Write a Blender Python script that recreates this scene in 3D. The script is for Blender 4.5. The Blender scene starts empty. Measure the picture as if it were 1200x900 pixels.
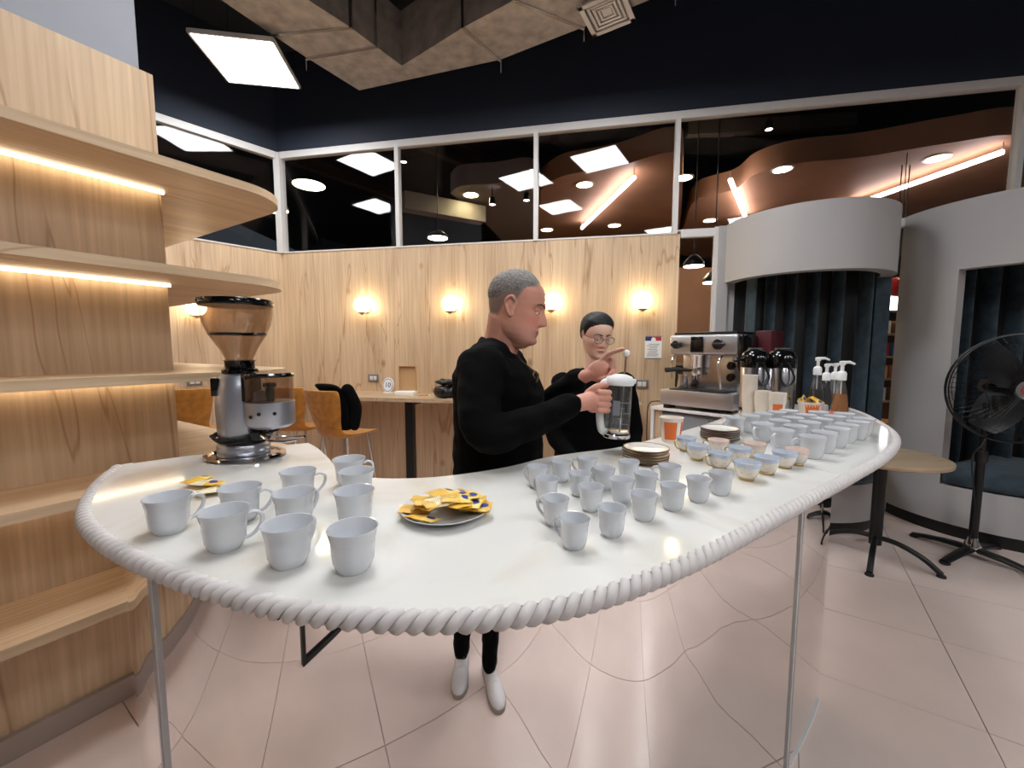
import bpy, bmesh, math, random
import numpy as np
from mathutils import Vector, Matrix
R = math.radians
random.seed(7)
SC = bpy.context.scene
COL = SC.collection

# ------------------------------------------------------------------ camera
F = 485.0; TILT = math.atan(42.0 / F); CAMH = 1.46
cam = bpy.data.cameras.new('camera'); camo = bpy.data.objects.new('camera', cam); COL.objects.link(camo)
cam.sensor_width = 36; cam.lens = F * 36 / 1200; cam.clip_start = 0.02
camo.location = (0, 0, CAMH); camo.rotation_euler = (math.pi / 2 - TILT, 0, 0)
SC.camera = camo

# ------------------------------------------------------------------ world and exposure
wd = bpy.data.worlds.new('world'); SC.world = wd; wd.use_nodes = True
wd.node_tree.nodes['Background'].inputs[0].default_value = (0.75, 0.85, 1.0, 1)
wd.node_tree.nodes['Background'].inputs[1].default_value = 0.02
SC.view_settings.view_transform = 'Standard'
try: SC.view_settings.look = 'None'
except Exception: pass
SC.view_settings.gamma = 1.0; SC.view_settings.use_curve_mapping = False
SC.view_settings.exposure = 1.2
SC.cycles.caustics_reflective = False; SC.cycles.caustics_refractive = False
SC.cycles.max_bounces = 10; SC.cycles.transparent_max_bounces = 16
SC.cycles.sample_clamp_indirect = 6.0
PANEL_L = 13.0      # radiance of the ceiling LED panels
GLOBE_L = 8.0

# ------------------------------------------------------------------ pixel helpers (1200 x 900 frame)
def ray(px, py):
    x = (px - 600) / F; y = (450 - py) / F; c, s = math.cos(TILT), math.sin(TILT)
    return Vector((x, c + y * s, y * c - s))
def at(px, py, h):
    r = ray(px, py); return r * ((h - CAMH) / r.z) + Vector((0, 0, CAMH))
def dep(px, py, y):
    r = ray(px, py); return r * (y / r.y) + Vector((0, 0, CAMH))

# ------------------------------------------------------------------ materials
MATS = {}
def S(r, g, b):
    f = lambda c: (c / 255 / 12.92) if c / 255 <= .04045 else ((c / 255 + .055) / 1.055) ** 2.4
    return (f(r), f(g), f(b), 1)
def newmat(name):
    m = bpy.data.materials.new(name); m.use_nodes = True; MATS[name] = m
    nt = m.node_tree; return m, nt, nt.nodes['Principled BSDF']
def mat(name, col, rough=.5, metal=0.0, bump=0, bscale=40, var=0, vscale=6, coat=0, sheen=0, spec=None, stretch=None):
    m, nt, p = newmat(name); N, L = nt.nodes, nt.links
    p.inputs['Base Color'].default_value = col; p.inputs['Roughness'].default_value = rough; p.inputs['Metallic'].default_value = metal
    if coat: p.inputs['Coat Weight'].default_value = coat; p.inputs['Coat Roughness'].default_value = .06
    if sheen: p.inputs['Sheen Weight'].default_value = sheen; p.inputs['Sheen Roughness'].default_value = .4
    if spec is not None: p.inputs['Specular IOR Level'].default_value = spec
    tc = N.new('ShaderNodeTexCoord'); src = tc.outputs['Object']
    if stretch:
        mp = N.new('ShaderNodeMapping'); mp.inputs['Scale'].default_value = stretch; L.new(src, mp.inputs[0]); src = mp.outputs[0]
    if var:
        n = N.new('ShaderNodeTexNoise'); n.inputs['Scale'].default_value = vscale; n.inputs['Detail'].default_value = 5; L.new(src, n.inputs['Vector'])
        r = N.new('ShaderNodeValToRGB'); r.color_ramp.elements[0].position = .3; r.color_ramp.elements[1].position = .7
        r.color_ramp.elements[0].color = tuple(c * (1 - var) for c in col[:3]) + (1,)
        r.color_ramp.elements[1].color = tuple(min(1, c * (1 + var)) for c in col[:3]) + (1,)
        L.new(n.outputs[0], r.inputs[0]); L.new(r.outputs[0], p.inputs['Base Color'])
    if bump:
        n = N.new('ShaderNodeTexNoise'); n.inputs['Scale'].default_value = bscale; n.inputs['Detail'].default_value = 3; L.new(src, n.inputs['Vector'])
        b = N.new('ShaderNodeBump'); b.inputs['Strength'].default_value = bump; b.inputs['Distance'].default_value = .01
        L.new(n.outputs[0], b.inputs['Height']); L.new(b.outputs[0], p.inputs['Normal'])
    return m
def emit(name, col, strength):
    m, nt, p = newmat(name); p.inputs['Base Color'].default_value = (0, 0, 0, 1); p.inputs['Specular IOR Level'].default_value = 0
    p.inputs['Emission Color'].default_value = col; p.inputs['Emission Strength'].default_value = strength; return m
def glass(name, tint=(1, 1, 1), base=.04, body=0.0, bodycol=(.8, .8, .8, 1), rough=0.0):
    m, nt, p = newmat(name); N, L = nt.nodes, nt.links; N.remove(p); out = N['Material Output']
    t = N.new('ShaderNodeBsdfTransparent'); t.inputs[0].default_value = (*tint, 1)
    g = N.new('ShaderNodeBsdfGlossy'); g.inputs['Roughness'].default_value = rough
    lw = N.new('ShaderNodeLayerWeight'); lw.inputs[0].default_value = .5
    pw = N.new('ShaderNodeMath'); pw.operation = 'POWER'; pw.inputs[1].default_value = 5; L.new(lw.outputs['Facing'], pw.inputs[0])
    ma = N.new('ShaderNodeMath'); ma.operation = 'MULTIPLY_ADD'; ma.inputs[1].default_value = 1 - base; ma.inputs[2].default_value = base; L.new(pw.outputs[0], ma.inputs[0])
    base_out = t.outputs[0]
    if body:
        d = N.new('ShaderNodeBsdfDiffuse'); d.inputs[0].default_value = bodycol
        mx0 = N.new('ShaderNodeMixShader'); mx0.inputs[0].default_value = body; L.new(t.outputs[0], mx0.inputs[1]); L.new(d.outputs[0], mx0.inputs[2]); base_out = mx0.outputs[0]
    mx = N.new('ShaderNodeMixShader'); L.new(ma.outputs[0], mx.inputs[0]); L.new(base_out, mx.inputs[1]); L.new(g.outputs[0], mx.inputs[2])
    L.new(mx.outputs[0], out.inputs[0]); return m
def oak(name, rot=(0, 0, 0), tint=1.0, tone=(0, 0, 0)):
    m, nt, p = newmat(name); N, L = nt.nodes, nt.links
    tc = N.new('ShaderNodeTexCoord'); mp0 = N.new('ShaderNodeMapping'); mp0.inputs['Rotation'].default_value = rot; L.new(tc.outputs['Object'], mp0.inputs[0])
    def st(s):
        mp = N.new('ShaderNodeMapping'); mp.inputs['Scale'].default_value = s; L.new(mp0.outputs[0], mp.inputs[0]); return mp.outputs[0]
    n1 = N.new('ShaderNodeTexNoise'); n1.inputs['Scale'].default_value = 6; n1.inputs['Detail'].default_value = 4; n1.inputs['Distortion'].default_value = .6; L.new(st((1, 1, .12)), n1.inputs['Vector'])
    r1 = N.new('ShaderNodeValToRGB'); e = r1.color_ramp.elements; e[0].position = .28; e[1].position = .72
    e[0].color = (.52 * tint, .365 * tint, .232 * tint, 1); e[1].color = (.68 * tint, .505 * tint, .335 * tint, 1)
    L.new(n1.outputs[0], r1.inputs[0])
    n2 = N.new('ShaderNodeTexNoise'); n2.inputs['Scale'].default_value = 55; n2.inputs['Detail'].default_value = 3; L.new(st((1, 1, .03)), n2.inputs['Vector'])
    r2 = N.new('ShaderNodeValToRGB'); e = r2.color_ramp.elements; e[0].position = .3; e[1].position = .65; e[0].color = (.80, .77, .73, 1); e[1].color = (1, 1, 1, 1); L.new(n2.outputs[0], r2.inputs[0])
    # thin dark cracks running with the grain
    n3 = N.new('ShaderNodeTexNoise'); n3.inputs['Scale'].default_value = 3.4; n3.inputs['Detail'].default_value = 3; n3.inputs['Distortion'].default_value = 1.1; L.new(st((1, 1, .09)), n3.inputs['Vector'])
    s3 = N.new('ShaderNodeMath'); s3.operation = 'SUBTRACT'; s3.inputs[1].default_value = .5; L.new(n3.outputs[0], s3.inputs[0])
    a3 = N.new('ShaderNodeMath'); a3.operation = 'ABSOLUTE'; L.new(s3.outputs[0], a3.inputs[0])
    r3 = N.new('ShaderNodeValToRGB'); e = r3.color_ramp.elements; e[0].position = .0; e[1].position = .011; e[0].color = (.70, .61, .54, 1); e[1].color = (1, 1, 1, 1); L.new(a3.outputs[0], r3.inputs[0])
    # knots
    v = N.new('ShaderNodeTexVoronoi'); v.inputs['Scale'].default_value = 2.3; L.new(st((1, 1, .7)), v.inputs['Vector'])
    r4 = N.new('ShaderNodeValToRGB'); e = r4.color_ramp.elements; e[0].position = .02; e[1].position = .09; e[0].color = (.62, .52, .45, 1); e[1].color = (1, 1, 1, 1); L.new(v.outputs['Distance'], r4.inputs[0])
    def mul(a, b):
        x = N.new('ShaderNodeMix'); x.data_type = 'RGBA'; x.blend_type = 'MULTIPLY'; x.inputs[0].default_value = 1
        L.new(a, x.inputs[6]); L.new(b, x.inputs[7]); return x.outputs[2]
    L.new(mul(mul(mul(r1.outputs[0], r2.outputs[0]), r3.outputs[0]), r4.outputs[0]), p.inputs['Base Color'])
    p.inputs['Roughness'].default_value = .42
    b = N.new('ShaderNodeBump'); b.inputs['Strength'].default_value = .08; b.inputs['Distance'].default_value = .005; L.new(n2.outputs[0], b.inputs['Height']); L.new(b.outputs[0], p.inputs['Normal'])
    return m

oak('oak_wall', tint=1.08); oak('oak_plank', (R(90), 0, 0)); oak('oak_cross', (0, R(90), 0)); oak('oak_table', (0, R(90), 0), .85); oak('wood_round', (0, R(90), 0), .72)
mat('black_paint', S(20, 24, 32), .75); mat('black_wall', S(24, 33, 50), .7)
mat('grey_wall', S(150, 152, 160), .7, bump=.03, bscale=60)
mat('white_frame', S(215, 212, 210), .4); mat('white_wall', S(120, 116, 112), .7)
mat('tile', S(226, 206, 197), .28, var=.05, vscale=3, bump=.02, bscale=90); mat('grout', S(180, 162, 153), .8)
mat('baseboard', S(178, 166, 158), .35, metal=.3)
mat('porcelain', S(204, 206, 211), .16, coat=.5); mat('porcelain_warm', S(226, 222, 214), .2, coat=.5)
mat('plastic_white', S(232, 232, 232), .35); mat('plastic_black', S(14, 14, 15), .32); mat('gloss_black', S(9, 9, 11), .12)
mat('rubber', S(18, 18, 18), .7); mat('black_metal', S(16, 16, 18), .38, metal=.2)
mat('rope', S(200, 194, 192), .45, var=.04, vscale=30)
mat('steel', (.62, .62, .64, 1), .22, 1.0); mat('steel_brushed', (.60, .60, .62, 1), .36, 1.0, bump=.02, bscale=200, stretch=(1, 1, .05)); mat('chrome', (.8, .8, .82, 1), .08, 1.0)
mat('alu_cast', S(178, 180, 190), .34, .75); mat('brass', (.55, .42, .22, 1), .3, 1.0); mat('gold', (.52, .38, .17, 1), .32, 1.0)
mat('galvanised', (.46, .42, .39, 1), .5, .55, var=.25, vscale=9, bump=.05, bscale=14); mat('foil_tape', (.72, .70, .68, 1), .25, 1.0)
mat('booth_grey', S(172, 169, 168), .6, bump=.02, bscale=80); mat('velvet', S(50, 66, 76), .85, var=.4, vscale=14, sheen=.25); mat('plinth_black', S(12, 12, 13), .45)
mat('mustard', S(176, 116, 38), .75, var=.22, vscale=22, sheen=.3); mat('black_cloth', S(4, 4, 5), .9, bump=.3, bscale=34, spec=.12)
mat('black_knit', S(5, 5, 6), .95, spec=.1); mat('black_bag', S(12, 12, 13), .35, bump=.6, bscale=16)
mat('kraft', S(190, 150, 105), .8); mat('paper_white', S(238, 236, 232), .7); mat('paper_cup', S(232, 222, 210), .6); mat('paper_orange', S(222, 108, 44), .55)
mat('maroon', S(74, 16, 26), .35); mat('grey_laminate', S(128, 130, 136), .45); mat('white_laminate', S(226, 224, 222), .3)
mat('ink_blue', S(36, 52, 116), .5); mat('ink_grey', S(120, 122, 130), .6); mat('ink_red', S(176, 40, 52), .5); mat('switch_grey', S(120, 118, 114), .4)
mat('skin_warm', S(202, 142, 122), .5, var=.06, vscale=18, spec=.35); mat('skin_fair', S(228, 180, 158), .5, var=.05, vscale=18, spec=.35)
mat('hair_grey', S(136, 130, 126), .85, var=.35, vscale=120, bump=.6, bscale=260); mat('hair_black', S(14, 12, 13), .62, bump=.4, bscale=120, stretch=(1, 1, .2)); mat('brow', S(70, 56, 48), .8)
mat('lip', S(168, 92, 84), .45); mat('eye_white', S(225, 220, 215), .2); mat('eye_dark', S(24, 16, 12), .15); mat('shoe_white', S(226, 224, 226), .5, bump=.1, bscale=60); mat('sole_grey', S(170, 165, 160), .6)
mat('soffit_brown', S(176, 132, 102), .6, var=.15, vscale=1.2); mat('mall_dark', S(34, 31, 30), .7); mat('mall_beam', S(74, 64, 60), .6); mat('mall_floor', S(176, 150, 128), .3); mat('mall_grey', S(150, 140, 138), .6)
mat('red_gloss', S(190, 24, 30), .3); mat('orange_ply', S(206, 140, 66), .5); mat('blue_print', S(64, 110, 170), .5)
mat('pink_pack', S(214, 120, 120), .5); mat('yellow_pack', S(228, 184, 90), .5); mat('brown_pack', S(116, 74, 52), .5)
emit('panel_light', (.96, .98, 1.0, 1), PANEL_L); emit('globe_light', (1.0, .80, .52, 1), GLOBE_L); emit('led_warm', (1.0, .80, .54, 1), 3.0)
emit('downlight', (1.0, .86, .42, 1), 24.0); emit('tube_pink', (1.0, .84, .82, 1), 9.0); emit('spot_pink', (1.0, .78, .80, 1), 10.0); emit('sign_light', (1.0, .95, .96, 1), 4.0); emit('pendant_light', (1, .82, .5, 1), 12.0)
glass('window_glass', (.93, .94, .95), .030); glass('clear_glass', (.95, .96, .96), .05, body=.025); glass('smoke_glass', (.86, .80, .74), .05, body=.10, bodycol=S(140, 118, 102))
glass('liquid_amber', (.80, .48, .18), .03, body=.5, bodycol=S(196, 118, 36)); glass('liquid_dark', (.08, .05, .05), .03, body=.6, bodycol=S(22, 14, 14)); glass('spectacle_glass', (.92, .92, .96), .06)

def marble():
    m, nt, p = newmat('marble_white'); N, L = nt.nodes, nt.links
    tc = N.new('ShaderNodeTexCoord'); n = N.new('ShaderNodeTexNoise'); n.inputs['Scale'].default_value = 3; n.inputs['Detail'].default_value = 6; n.inputs['Distortion'].default_value = 1.4; L.new(tc.outputs['Object'], n.inputs['Vector'])
    r = N.new('ShaderNodeValToRGB'); e = r.color_ramp.elements; e[0].position = .32; e[1].position = .5; e[0].color = S(204, 197, 184); e[1].color = S(217, 215, 210)
    L.new(n.outputs[0], r.inputs[0]); L.new(r.outputs[0], p.inputs['Base Color']); p.inputs['Roughness'].default_value = .09; p.inputs['Specular IOR Level'].default_value = .5
marble()
def mirror():
    m, nt, p = newmat('mirror_sheet'); N, L = nt.nodes, nt.links
    p.inputs['Base Color'].default_value = (.95, .91, .89, 1); p.inputs['Metallic'].default_value = 1; p.inputs['Roughness'].default_value = .02
    tc = N.new('ShaderNodeTexCoord'); n = N.new('ShaderNodeTexNoise'); n.inputs['Scale'].default_value = 2.2; n.inputs['Detail'].default_value = 1; L.new(tc.outputs['Object'], n.inputs['Vector'])
    b = N.new('ShaderNodeBump'); b.inputs['Strength'].default_value = .05; b.inputs['Distance'].default_value = .03; L.new(n.outputs[0], b.inputs['Height']); L.new(b.outputs[0], p.inputs['Normal'])
mirror()
def sachet_mat(name, white):
    m, nt, p = newmat(name); N, L = nt.nodes, nt.links
    tc = N.new('ShaderNodeTexCoord'); sx = N.new('ShaderNodeSeparateXYZ'); L.new(tc.outputs['Generated'], sx.inputs[0])
    def mth(op, a, b):
        n = N.new('ShaderNodeMath'); n.operation = op
        for i, v in ((0, a), (1, b)):
            if isinstance(v, (int, float)): n.inputs[i].default_value = v
            else: L.new(v, n.inputs[i])
        return n.outputs[0]
    ell = mth('ADD', mth('POWER', mth('DIVIDE', mth('SUBTRACT', sx.outputs[0], .78), .13), 2), mth('POWER', mth('DIVIDE', mth('SUBTRACT', sx.outputs[1], .5), .26), 2))
    inel = mth('LESS_THAN', ell, 1.0)
    bars = mth('MULTIPLY', mth('MULTIPLY', mth('GREATER_THAN', mth('FRACT', mth('MULTIPLY', sx.outputs[0], 16), 0), .55), mth('LESS_THAN', sx.outputs[0], .55)), mth('LESS_THAN', mth('ABSOLUTE', mth('SUBTRACT', sx.outputs[1], .55), 0), .16))
    def mixc(f, a, b):
        x = N.new('ShaderNodeMix'); x.data_type = 'RGBA'; L.new(f, x.inputs[0])
        for i, v in ((6, a), (7, b)):
            if isinstance(v, tuple): x.inputs[i].default_value = v
            else: L.new(v, x.inputs[i])
        return x.outputs[2]
    basec = S(228, 178, 52) if not white else S(232, 222, 190)
    half = mixc(mth('GREATER_THAN', sx.outputs[0], .6), basec, S(236, 200, 96) if not white else S(226, 176, 60))
    L.new(mixc(inel, mixc(bars, half, S(176, 150, 110)), S(44, 60, 140)), p.inputs['Base Color']); p.inputs['Roughness'].default_value = .4
sachet_mat('sachet_yellow', False); sachet_mat('sachet_cream', True)
def teacup_mat():
    m, nt, p = newmat('teacup_print'); N, L = nt.nodes, nt.links
    tc = N.new('ShaderNodeTexCoord'); sx = N.new('ShaderNodeSeparateXYZ'); L.new(tc.outputs['Generated'], sx.inputs[0])
    n = N.new('ShaderNodeTexNoise'); n.inputs['Scale'].default_value = 7; n.inputs['Detail'].default_value = 3; L.new(tc.outputs['Generated'], n.inputs['Vector'])
    a = N.new('ShaderNodeMath'); a.operation = 'MULTIPLY_ADD'; a.inputs[1].default_value = .35; L.new(n.outputs[0], a.inputs[0]); L.new(sx.outputs[2], a.inputs[2])
    r = N.new('ShaderNodeValToRGB'); r.color_ramp.interpolation = 'EASE'; e = r.color_ramp.elements; e[0].position = .84; e[1].position = .94; e[0].color = S(228, 218, 206); e[1].color = S(190, 202, 222)
    L.new(a.outputs[0], r.inputs[0])
    v = N.new('ShaderNodeTexVoronoi'); v.inputs['Scale'].default_value = 5; L.new(tc.outputs['Generated'], v.inputs['Vector'])
    r2 = N.new('ShaderNodeValToRGB'); e = r2.color_ramp.elements; e[0].position = .10; e[1].position = .2; e[0].color = S(208, 176, 140); e[1].color = (1, 1, 1, 1); L.new(v.outputs['Distance'], r2.inputs[0])
    x = N.new('ShaderNodeMix'); x.data_type = 'RGBA'; x.blend_type = 'MULTIPLY'; x.inputs[0].default_value = .8; L.new(r.outputs[0], x.inputs[6]); L.new(r2.outputs[0], x.inputs[7])
    L.new(x.outputs[2], p.inputs['Base Color']); p.inputs['Roughness'].default_value = .15; p.inputs['Coat Weight'].default_value = .5
teacup_mat()
m2 = MATS['teacup_print'].copy(); m2.name = 'teacup_pink'; MATS['teacup_pink'] = m2
for n in m2.node_tree.nodes:
    if n.type == 'VALTORGB' and n.color_ramp.interpolation == 'EASE': n.color_ramp.elements[1].color = S(224, 202, 192)

# ------------------------------------------------------------------ mesh building
class MB:
    def __init__(s): s.v = []; s.f = []
    def add(s, vs, fs):
        o = len(s.v); s.v += [tuple(v) for v in vs]; s.f += [tuple(i + o for i in f) for f in fs]; return s
    def box(s, c, d, M=None, bev=0):
        if bev:
            bm = bmesh.new(); bmesh.ops.create_cube(bm, size=1)
            for v in bm.verts: v.co = Vector((v.co.x * d[0], v.co.y * d[1], v.co.z * d[2]))
            bmesh.ops.bevel(bm, geom=bm.edges[:], offset=bev, segments=2, affect='EDGES', profile=.5)
            vs = [v.co.copy() for v in bm.verts]; bm.verts.index_update(); fs = [[v.index for v in f.verts] for f in bm.faces]; bm.free()
        else:
            vs = [Vector((x * d[0] / 2, y * d[1] / 2, z * d[2] / 2)) for z in (-1, 1) for y in (-1, 1) for x in (-1, 1)]
            fs = [(0, 2, 3, 1), (4, 5, 7, 6), (0, 1, 5, 4), (2, 6, 7, 3), (0, 4, 6, 2), (1, 3, 7, 5)]
        c = Vector(c); vs = [(M @ v if M else v) + c for v in vs]
        return s.add(vs, fs)
    def prism(s, poly, z0, z1):
        n = len(poly); vs = [(p[0], p[1], z0) for p in poly] + [(p[0], p[1], z1) for p in poly]
        fs = [tuple(range(n - 1, -1, -1)), tuple(range(n, 2 * n))] + [(i, (i + 1) % n, (i + 1) % n + n, i + n) for i in range(n)]
        return s.add(vs, fs)
    def lathe(s, prof, seg=32, c=(0, 0, 0), M=None, closed=False):
        c = Vector(c); vs = []; fs = []; n = len(prof)
        for i in range(seg):
            a = 2 * math.pi * i / seg
            for r, z in prof:
                p = Vector((max(r, 1e-5) * math.cos(a), max(r, 1e-5) * math.sin(a), z)); vs.append((M @ p if M else p) + c)
        for i in range(seg):
            j = (i + 1) % seg
            for k in range(n if closed else n - 1):
                k2 = (k + 1) % n; fs.append((i * n + k, j * n + k, j * n + k2, i * n + k2))
        if not closed:
            if prof[0][0] > 1e-4: fs.append(tuple(i * n for i in range(seg - 1, -1, -1)))
            if prof[-1][0] > 1e-4: fs.append(tuple(i * n + n - 1 for i in range(seg)))
        return s.add(vs, fs)
    def tube(s, pts, r, seg=10, caps=True, closed=False, flat=None):
        P = [Vector(p) for p in pts]; n = len(P); rs = r if isinstance(r, (list, tuple)) else [r] * n
        vs = []; fs = []; up = None
        for i in range(n):
            t = (P[(i + 1) % n] - P[i - 1]) if closed else (P[min(i + 1, n - 1)] - P[max(i - 1, 0)])
            t.normalize()
            if up is None: up = Vector((0, 0, 1)) if abs(t.z) < .9 else Vector((1, 0, 0))
            x = t.cross(up); x.normalize(); y = x.cross(t); y.normalize(); up = y
            for k in range(seg):
                a = 2 * math.pi * k / seg; fx, fy = (flat if flat else (1, 1))
                vs.append(P[i] + x * (rs[i] * fx * math.cos(a)) + y * (rs[i] * fy * math.sin(a)))
        for i in range(n if closed else n - 1):
            j = (i + 1) % n
            for k in range(seg): fs.append((i * seg + k, i * seg + (k + 1) % seg, j * seg + (k + 1) % seg, j * seg + k))
        if caps and not closed:
            fs.append(tuple(range(seg - 1, -1, -1))); fs.append(tuple((n - 1) * seg + k for k in range(seg)))
        return s.add(vs, fs)
    def limb(s, pts, rs, seg=16, sub=6):
        """tapered rounded chain"""
        P = [Vector(p) for p in pts]; pp = []; rr = []
        for i in range(len(P) - 1):
            for k in range(sub):
                t = k / sub; pp.append(cr(P, i, t)); rr.append(rs[i] + (rs[i + 1] - rs[i]) * (t * t * (3 - 2 * t)))
        pp.append(P[-1]); rr.append(rs[-1])
        d0 = (pp[0] - pp[1]).normalized(); d1 = (pp[-1] - pp[-2]).normalized()
        a = [pp[0] + d0 * rr[0] * math.sin(x) for x in (1.5, 1.1, .6)]; ra = [rr[0] * math.cos(x) for x in (1.5, 1.1, .6)]
        b = [pp[-1] + d1 * rr[-1] * math.sin(x) for x in (.6, 1.1, 1.5)]; rb = [rr[-1] * math.cos(x) for x in (.6, 1.1, 1.5)]
        return s.tube(a + pp + b, ra + rr + rb, seg)
    def ell(s, c, d, M=None, seg=20, rings=12):
        prof = [(math.sin(math.pi * i / rings), -math.cos(math.pi * i / rings)) for i in range(rings + 1)]
        D = Matrix.Diagonal((d[0], d[1], d[2])); return s.lathe(prof, seg, c, (M @ D) if M else D)
    def loft(s, secs):
        """secs: list of closed rings with equal counts"""
        n = len(secs[0]); vs = [p for q in secs for p in q]; fs = []
        for i in range(len(secs) - 1):
            for k in range(n): fs.append((i * n + k, i * n + (k + 1) % n, (i + 1) * n + (k + 1) % n, (i + 1) * n + k))
        fs.append(tuple(range(n - 1, -1, -1))); fs.append(tuple((len(secs) - 1) * n + k for k in range(n)))
        return s.add(vs, fs)
    def build(s, name, m, parent=None, smooth=40, world=False, loc=None):
        me = bpy.data.meshes.new(name)
        vs = s.v
        if world and parent is not None:
            q = Vector((0, 0, 0)); p = parent
            while p is not None: q += p.location; p = p.parent
            vs = [(v[0] - q.x, v[1] - q.y, v[2] - q.z) for v in vs]
        me.from_pydata(vs, [], s.f); me.update()
        fix(me, smooth)
        me.materials.append(MATS[m]); return link(name, me, parent, loc)
def fix(me, smooth):
    bm = bmesh.new(); bm.from_mesh(me); bmesh.ops.remove_doubles(bm, verts=bm.verts[:], dist=1e-6); bmesh.ops.recalc_face_normals(bm, faces=bm.faces[:]); bm.to_mesh(me); bm.free()
    if smooth:
        me.polygons.foreach_set('use_smooth', [True] * len(me.polygons)); me.set_sharp_from_angle(angle=R(smooth))
def link(name, data, parent=None, loc=None):
    o = bpy.data.objects.new(name, data); COL.objects.link(o)
    if parent is not None: o.parent = parent
    if loc is not None: o.location = loc
    return o
def cr(P, i, t):
    n = len(P); a = P[max(i - 1, 0)]; b = P[i]; c = P[min(i + 1, n - 1)]; d = P[min(i + 2, n - 1)]
    return .5 * ((2 * b) + (c - a) * t + (2 * a - 5 * b + 4 * c - d) * t * t + (3 * b - a - 3 * c + d) * t ** 3)
def spline(pts, sub=8):
    P = [Vector(p) for p in pts]; o = []
    for i in range(len(P) - 1):
        for k in range(sub): o.append(cr(P, i, k / sub))
    return o + [P[-1]]
def tag(o, label, cat=None, group=None, kind=None):
    o['label'] = label
    if cat: o['category'] = cat
    if group: o['group'] = group
    if kind: o['kind'] = kind
    return o
def thing(name, loc, label, cat, group=None, rz=0, kind=None):
    o = link(name, None, None, loc); o.rotation_euler = (0, 0, rz); o.empty_display_size = .1
    return tag(o, label, cat, group, kind)
def struct(o, label, cat): return tag(o, label, cat, None, 'structure')
def dup(root, loc, rz=None, label=None, group=None):
    r = root.copy(); COL.objects.link(r); r.location = loc
    if rz is not None: r.rotation_euler = (0, 0, rz)
    if label: r['label'] = label
    if group: r['group'] = group
    for ch in list(root.children):
        c = ch.copy(); COL.objects.link(c); c.parent = r
        for g in list(ch.children):
            d = g.copy(); COL.objects.link(d); d.parent = c
    return r
def rotz(a): return Matrix.Rotation(a, 3, 'Z')
def text_mesh(body, size, m, parent, loc, rot, ext=.0008, name='lettering'):
    c = bpy.data.curves.new(name, 'FONT'); c.body = body; c.size = size; c.extrude = ext; c.align_x = 'CENTER'; c.align_y = 'CENTER'
    t = bpy.data.objects.new('tmp', c); COL.objects.link(t); dg = bpy.context.evaluated_depsgraph_get()
    me = bpy.data.meshes.new_from_object(t.evaluated_get(dg)); me.name = name; bpy.data.objects.remove(t)
    me.materials.clear(); me.materials.append(MATS[m]); o = link(name, me, parent, loc); o.rotation_euler = rot; return o

# ================================================================== STRUCTURE
WC = Vector((-2.588, 4.758, 0)); W0 = Vector((1.564, 3.956, 0))
WD = (W0 - WC).normalized(); WN = Vector((-WD.y, WD.x, 0))           # along the back wall, away from the room
LWD = (Vector((-3.204, 4.045, 0)) - WC).normalized(); LWN = Vector((LWD.y, -LWD.x, 0))
if LWN.dot(Vector((1, -1, 0))) > 0: LWN = -LWN                        # away from the room
def onwall(px, py, off=0.0):
    r = ray(px, py); c = Vector((0, 0, CAMH)); t = (WN.dot(W0 - c) - off) / WN.dot(r); return c + r * t
def slab(A, d, n, l0, l1, t0, t1, z0, z1, mb=None):
    mb = mb or MB(); q = [A + d * l + n * t for l, t in ((l0, t0), (l1, t0), (l1, t1), (l0, t1))]
    return mb.prism([(p.x, p.y) for p in q], z0, z1)
SILL = 2.52; WTOP = 3.59; CEIL = 4.62
LB = (W0 - WC).length
# floor and tiles
fl = MB(); fl.prism([(-8, -6), (9, -6), (9, 9), (-8, 9)], -.2, -.008)
floor = struct(fl.build('floor', 'grout', smooth=0), 'cream floor of large square tiles with thin joints', 'floor')
TA = R(90 - 34); tM = rotz(TA); ts = .6; tl = MB().box((0, 0, -.005), (ts - .004, ts - .004, .01)); tme = None
cells = []
for i in range(-14, 15):
    for j in range(-14, 15):
        c = tM @ Vector((i * ts + .12, j * ts + .21, 0)); c = Vector((c.x, c.y, 0))
        if -6 < c.x < 7 and -4.5 < c.y < 6.5 and WN.dot(c - W0) < .35: cells.append(((c - Vector((.6, 1.6, 0))).length, c))
cells.sort(key=lambda q: q[0]); far = MB()
for k, (dd, c) in enumerate(cells):
    if k < 270:
        if tme is None:
            o = tl.build('floor_tile', 'tile', floor, smooth=0); tme = o.data
        else: o = link('floor_tile', tme, floor)
        o.location = (c.x, c.y, random.uniform(0, .0006)); o.rotation_euler = (0, 0, TA + random.choice((0, 1, 2, 3)) * math.pi / 2)
    else: far.box((c.x, c.y, -.005), (ts - .004, ts - .004, .01), tM)
o = far.build('distant_floor_tiles', 'tile', floor, smooth=0); o['kind'] = 'stuff'
struct(MB().prism([(-8, -6), (9, -6), (9, 4.5), (-8, 7)], CEIL, CEIL + .1).build('ceiling', 'black_paint', smooth=0), 'high black painted ceiling above the ducts', 'ceiling')
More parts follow.
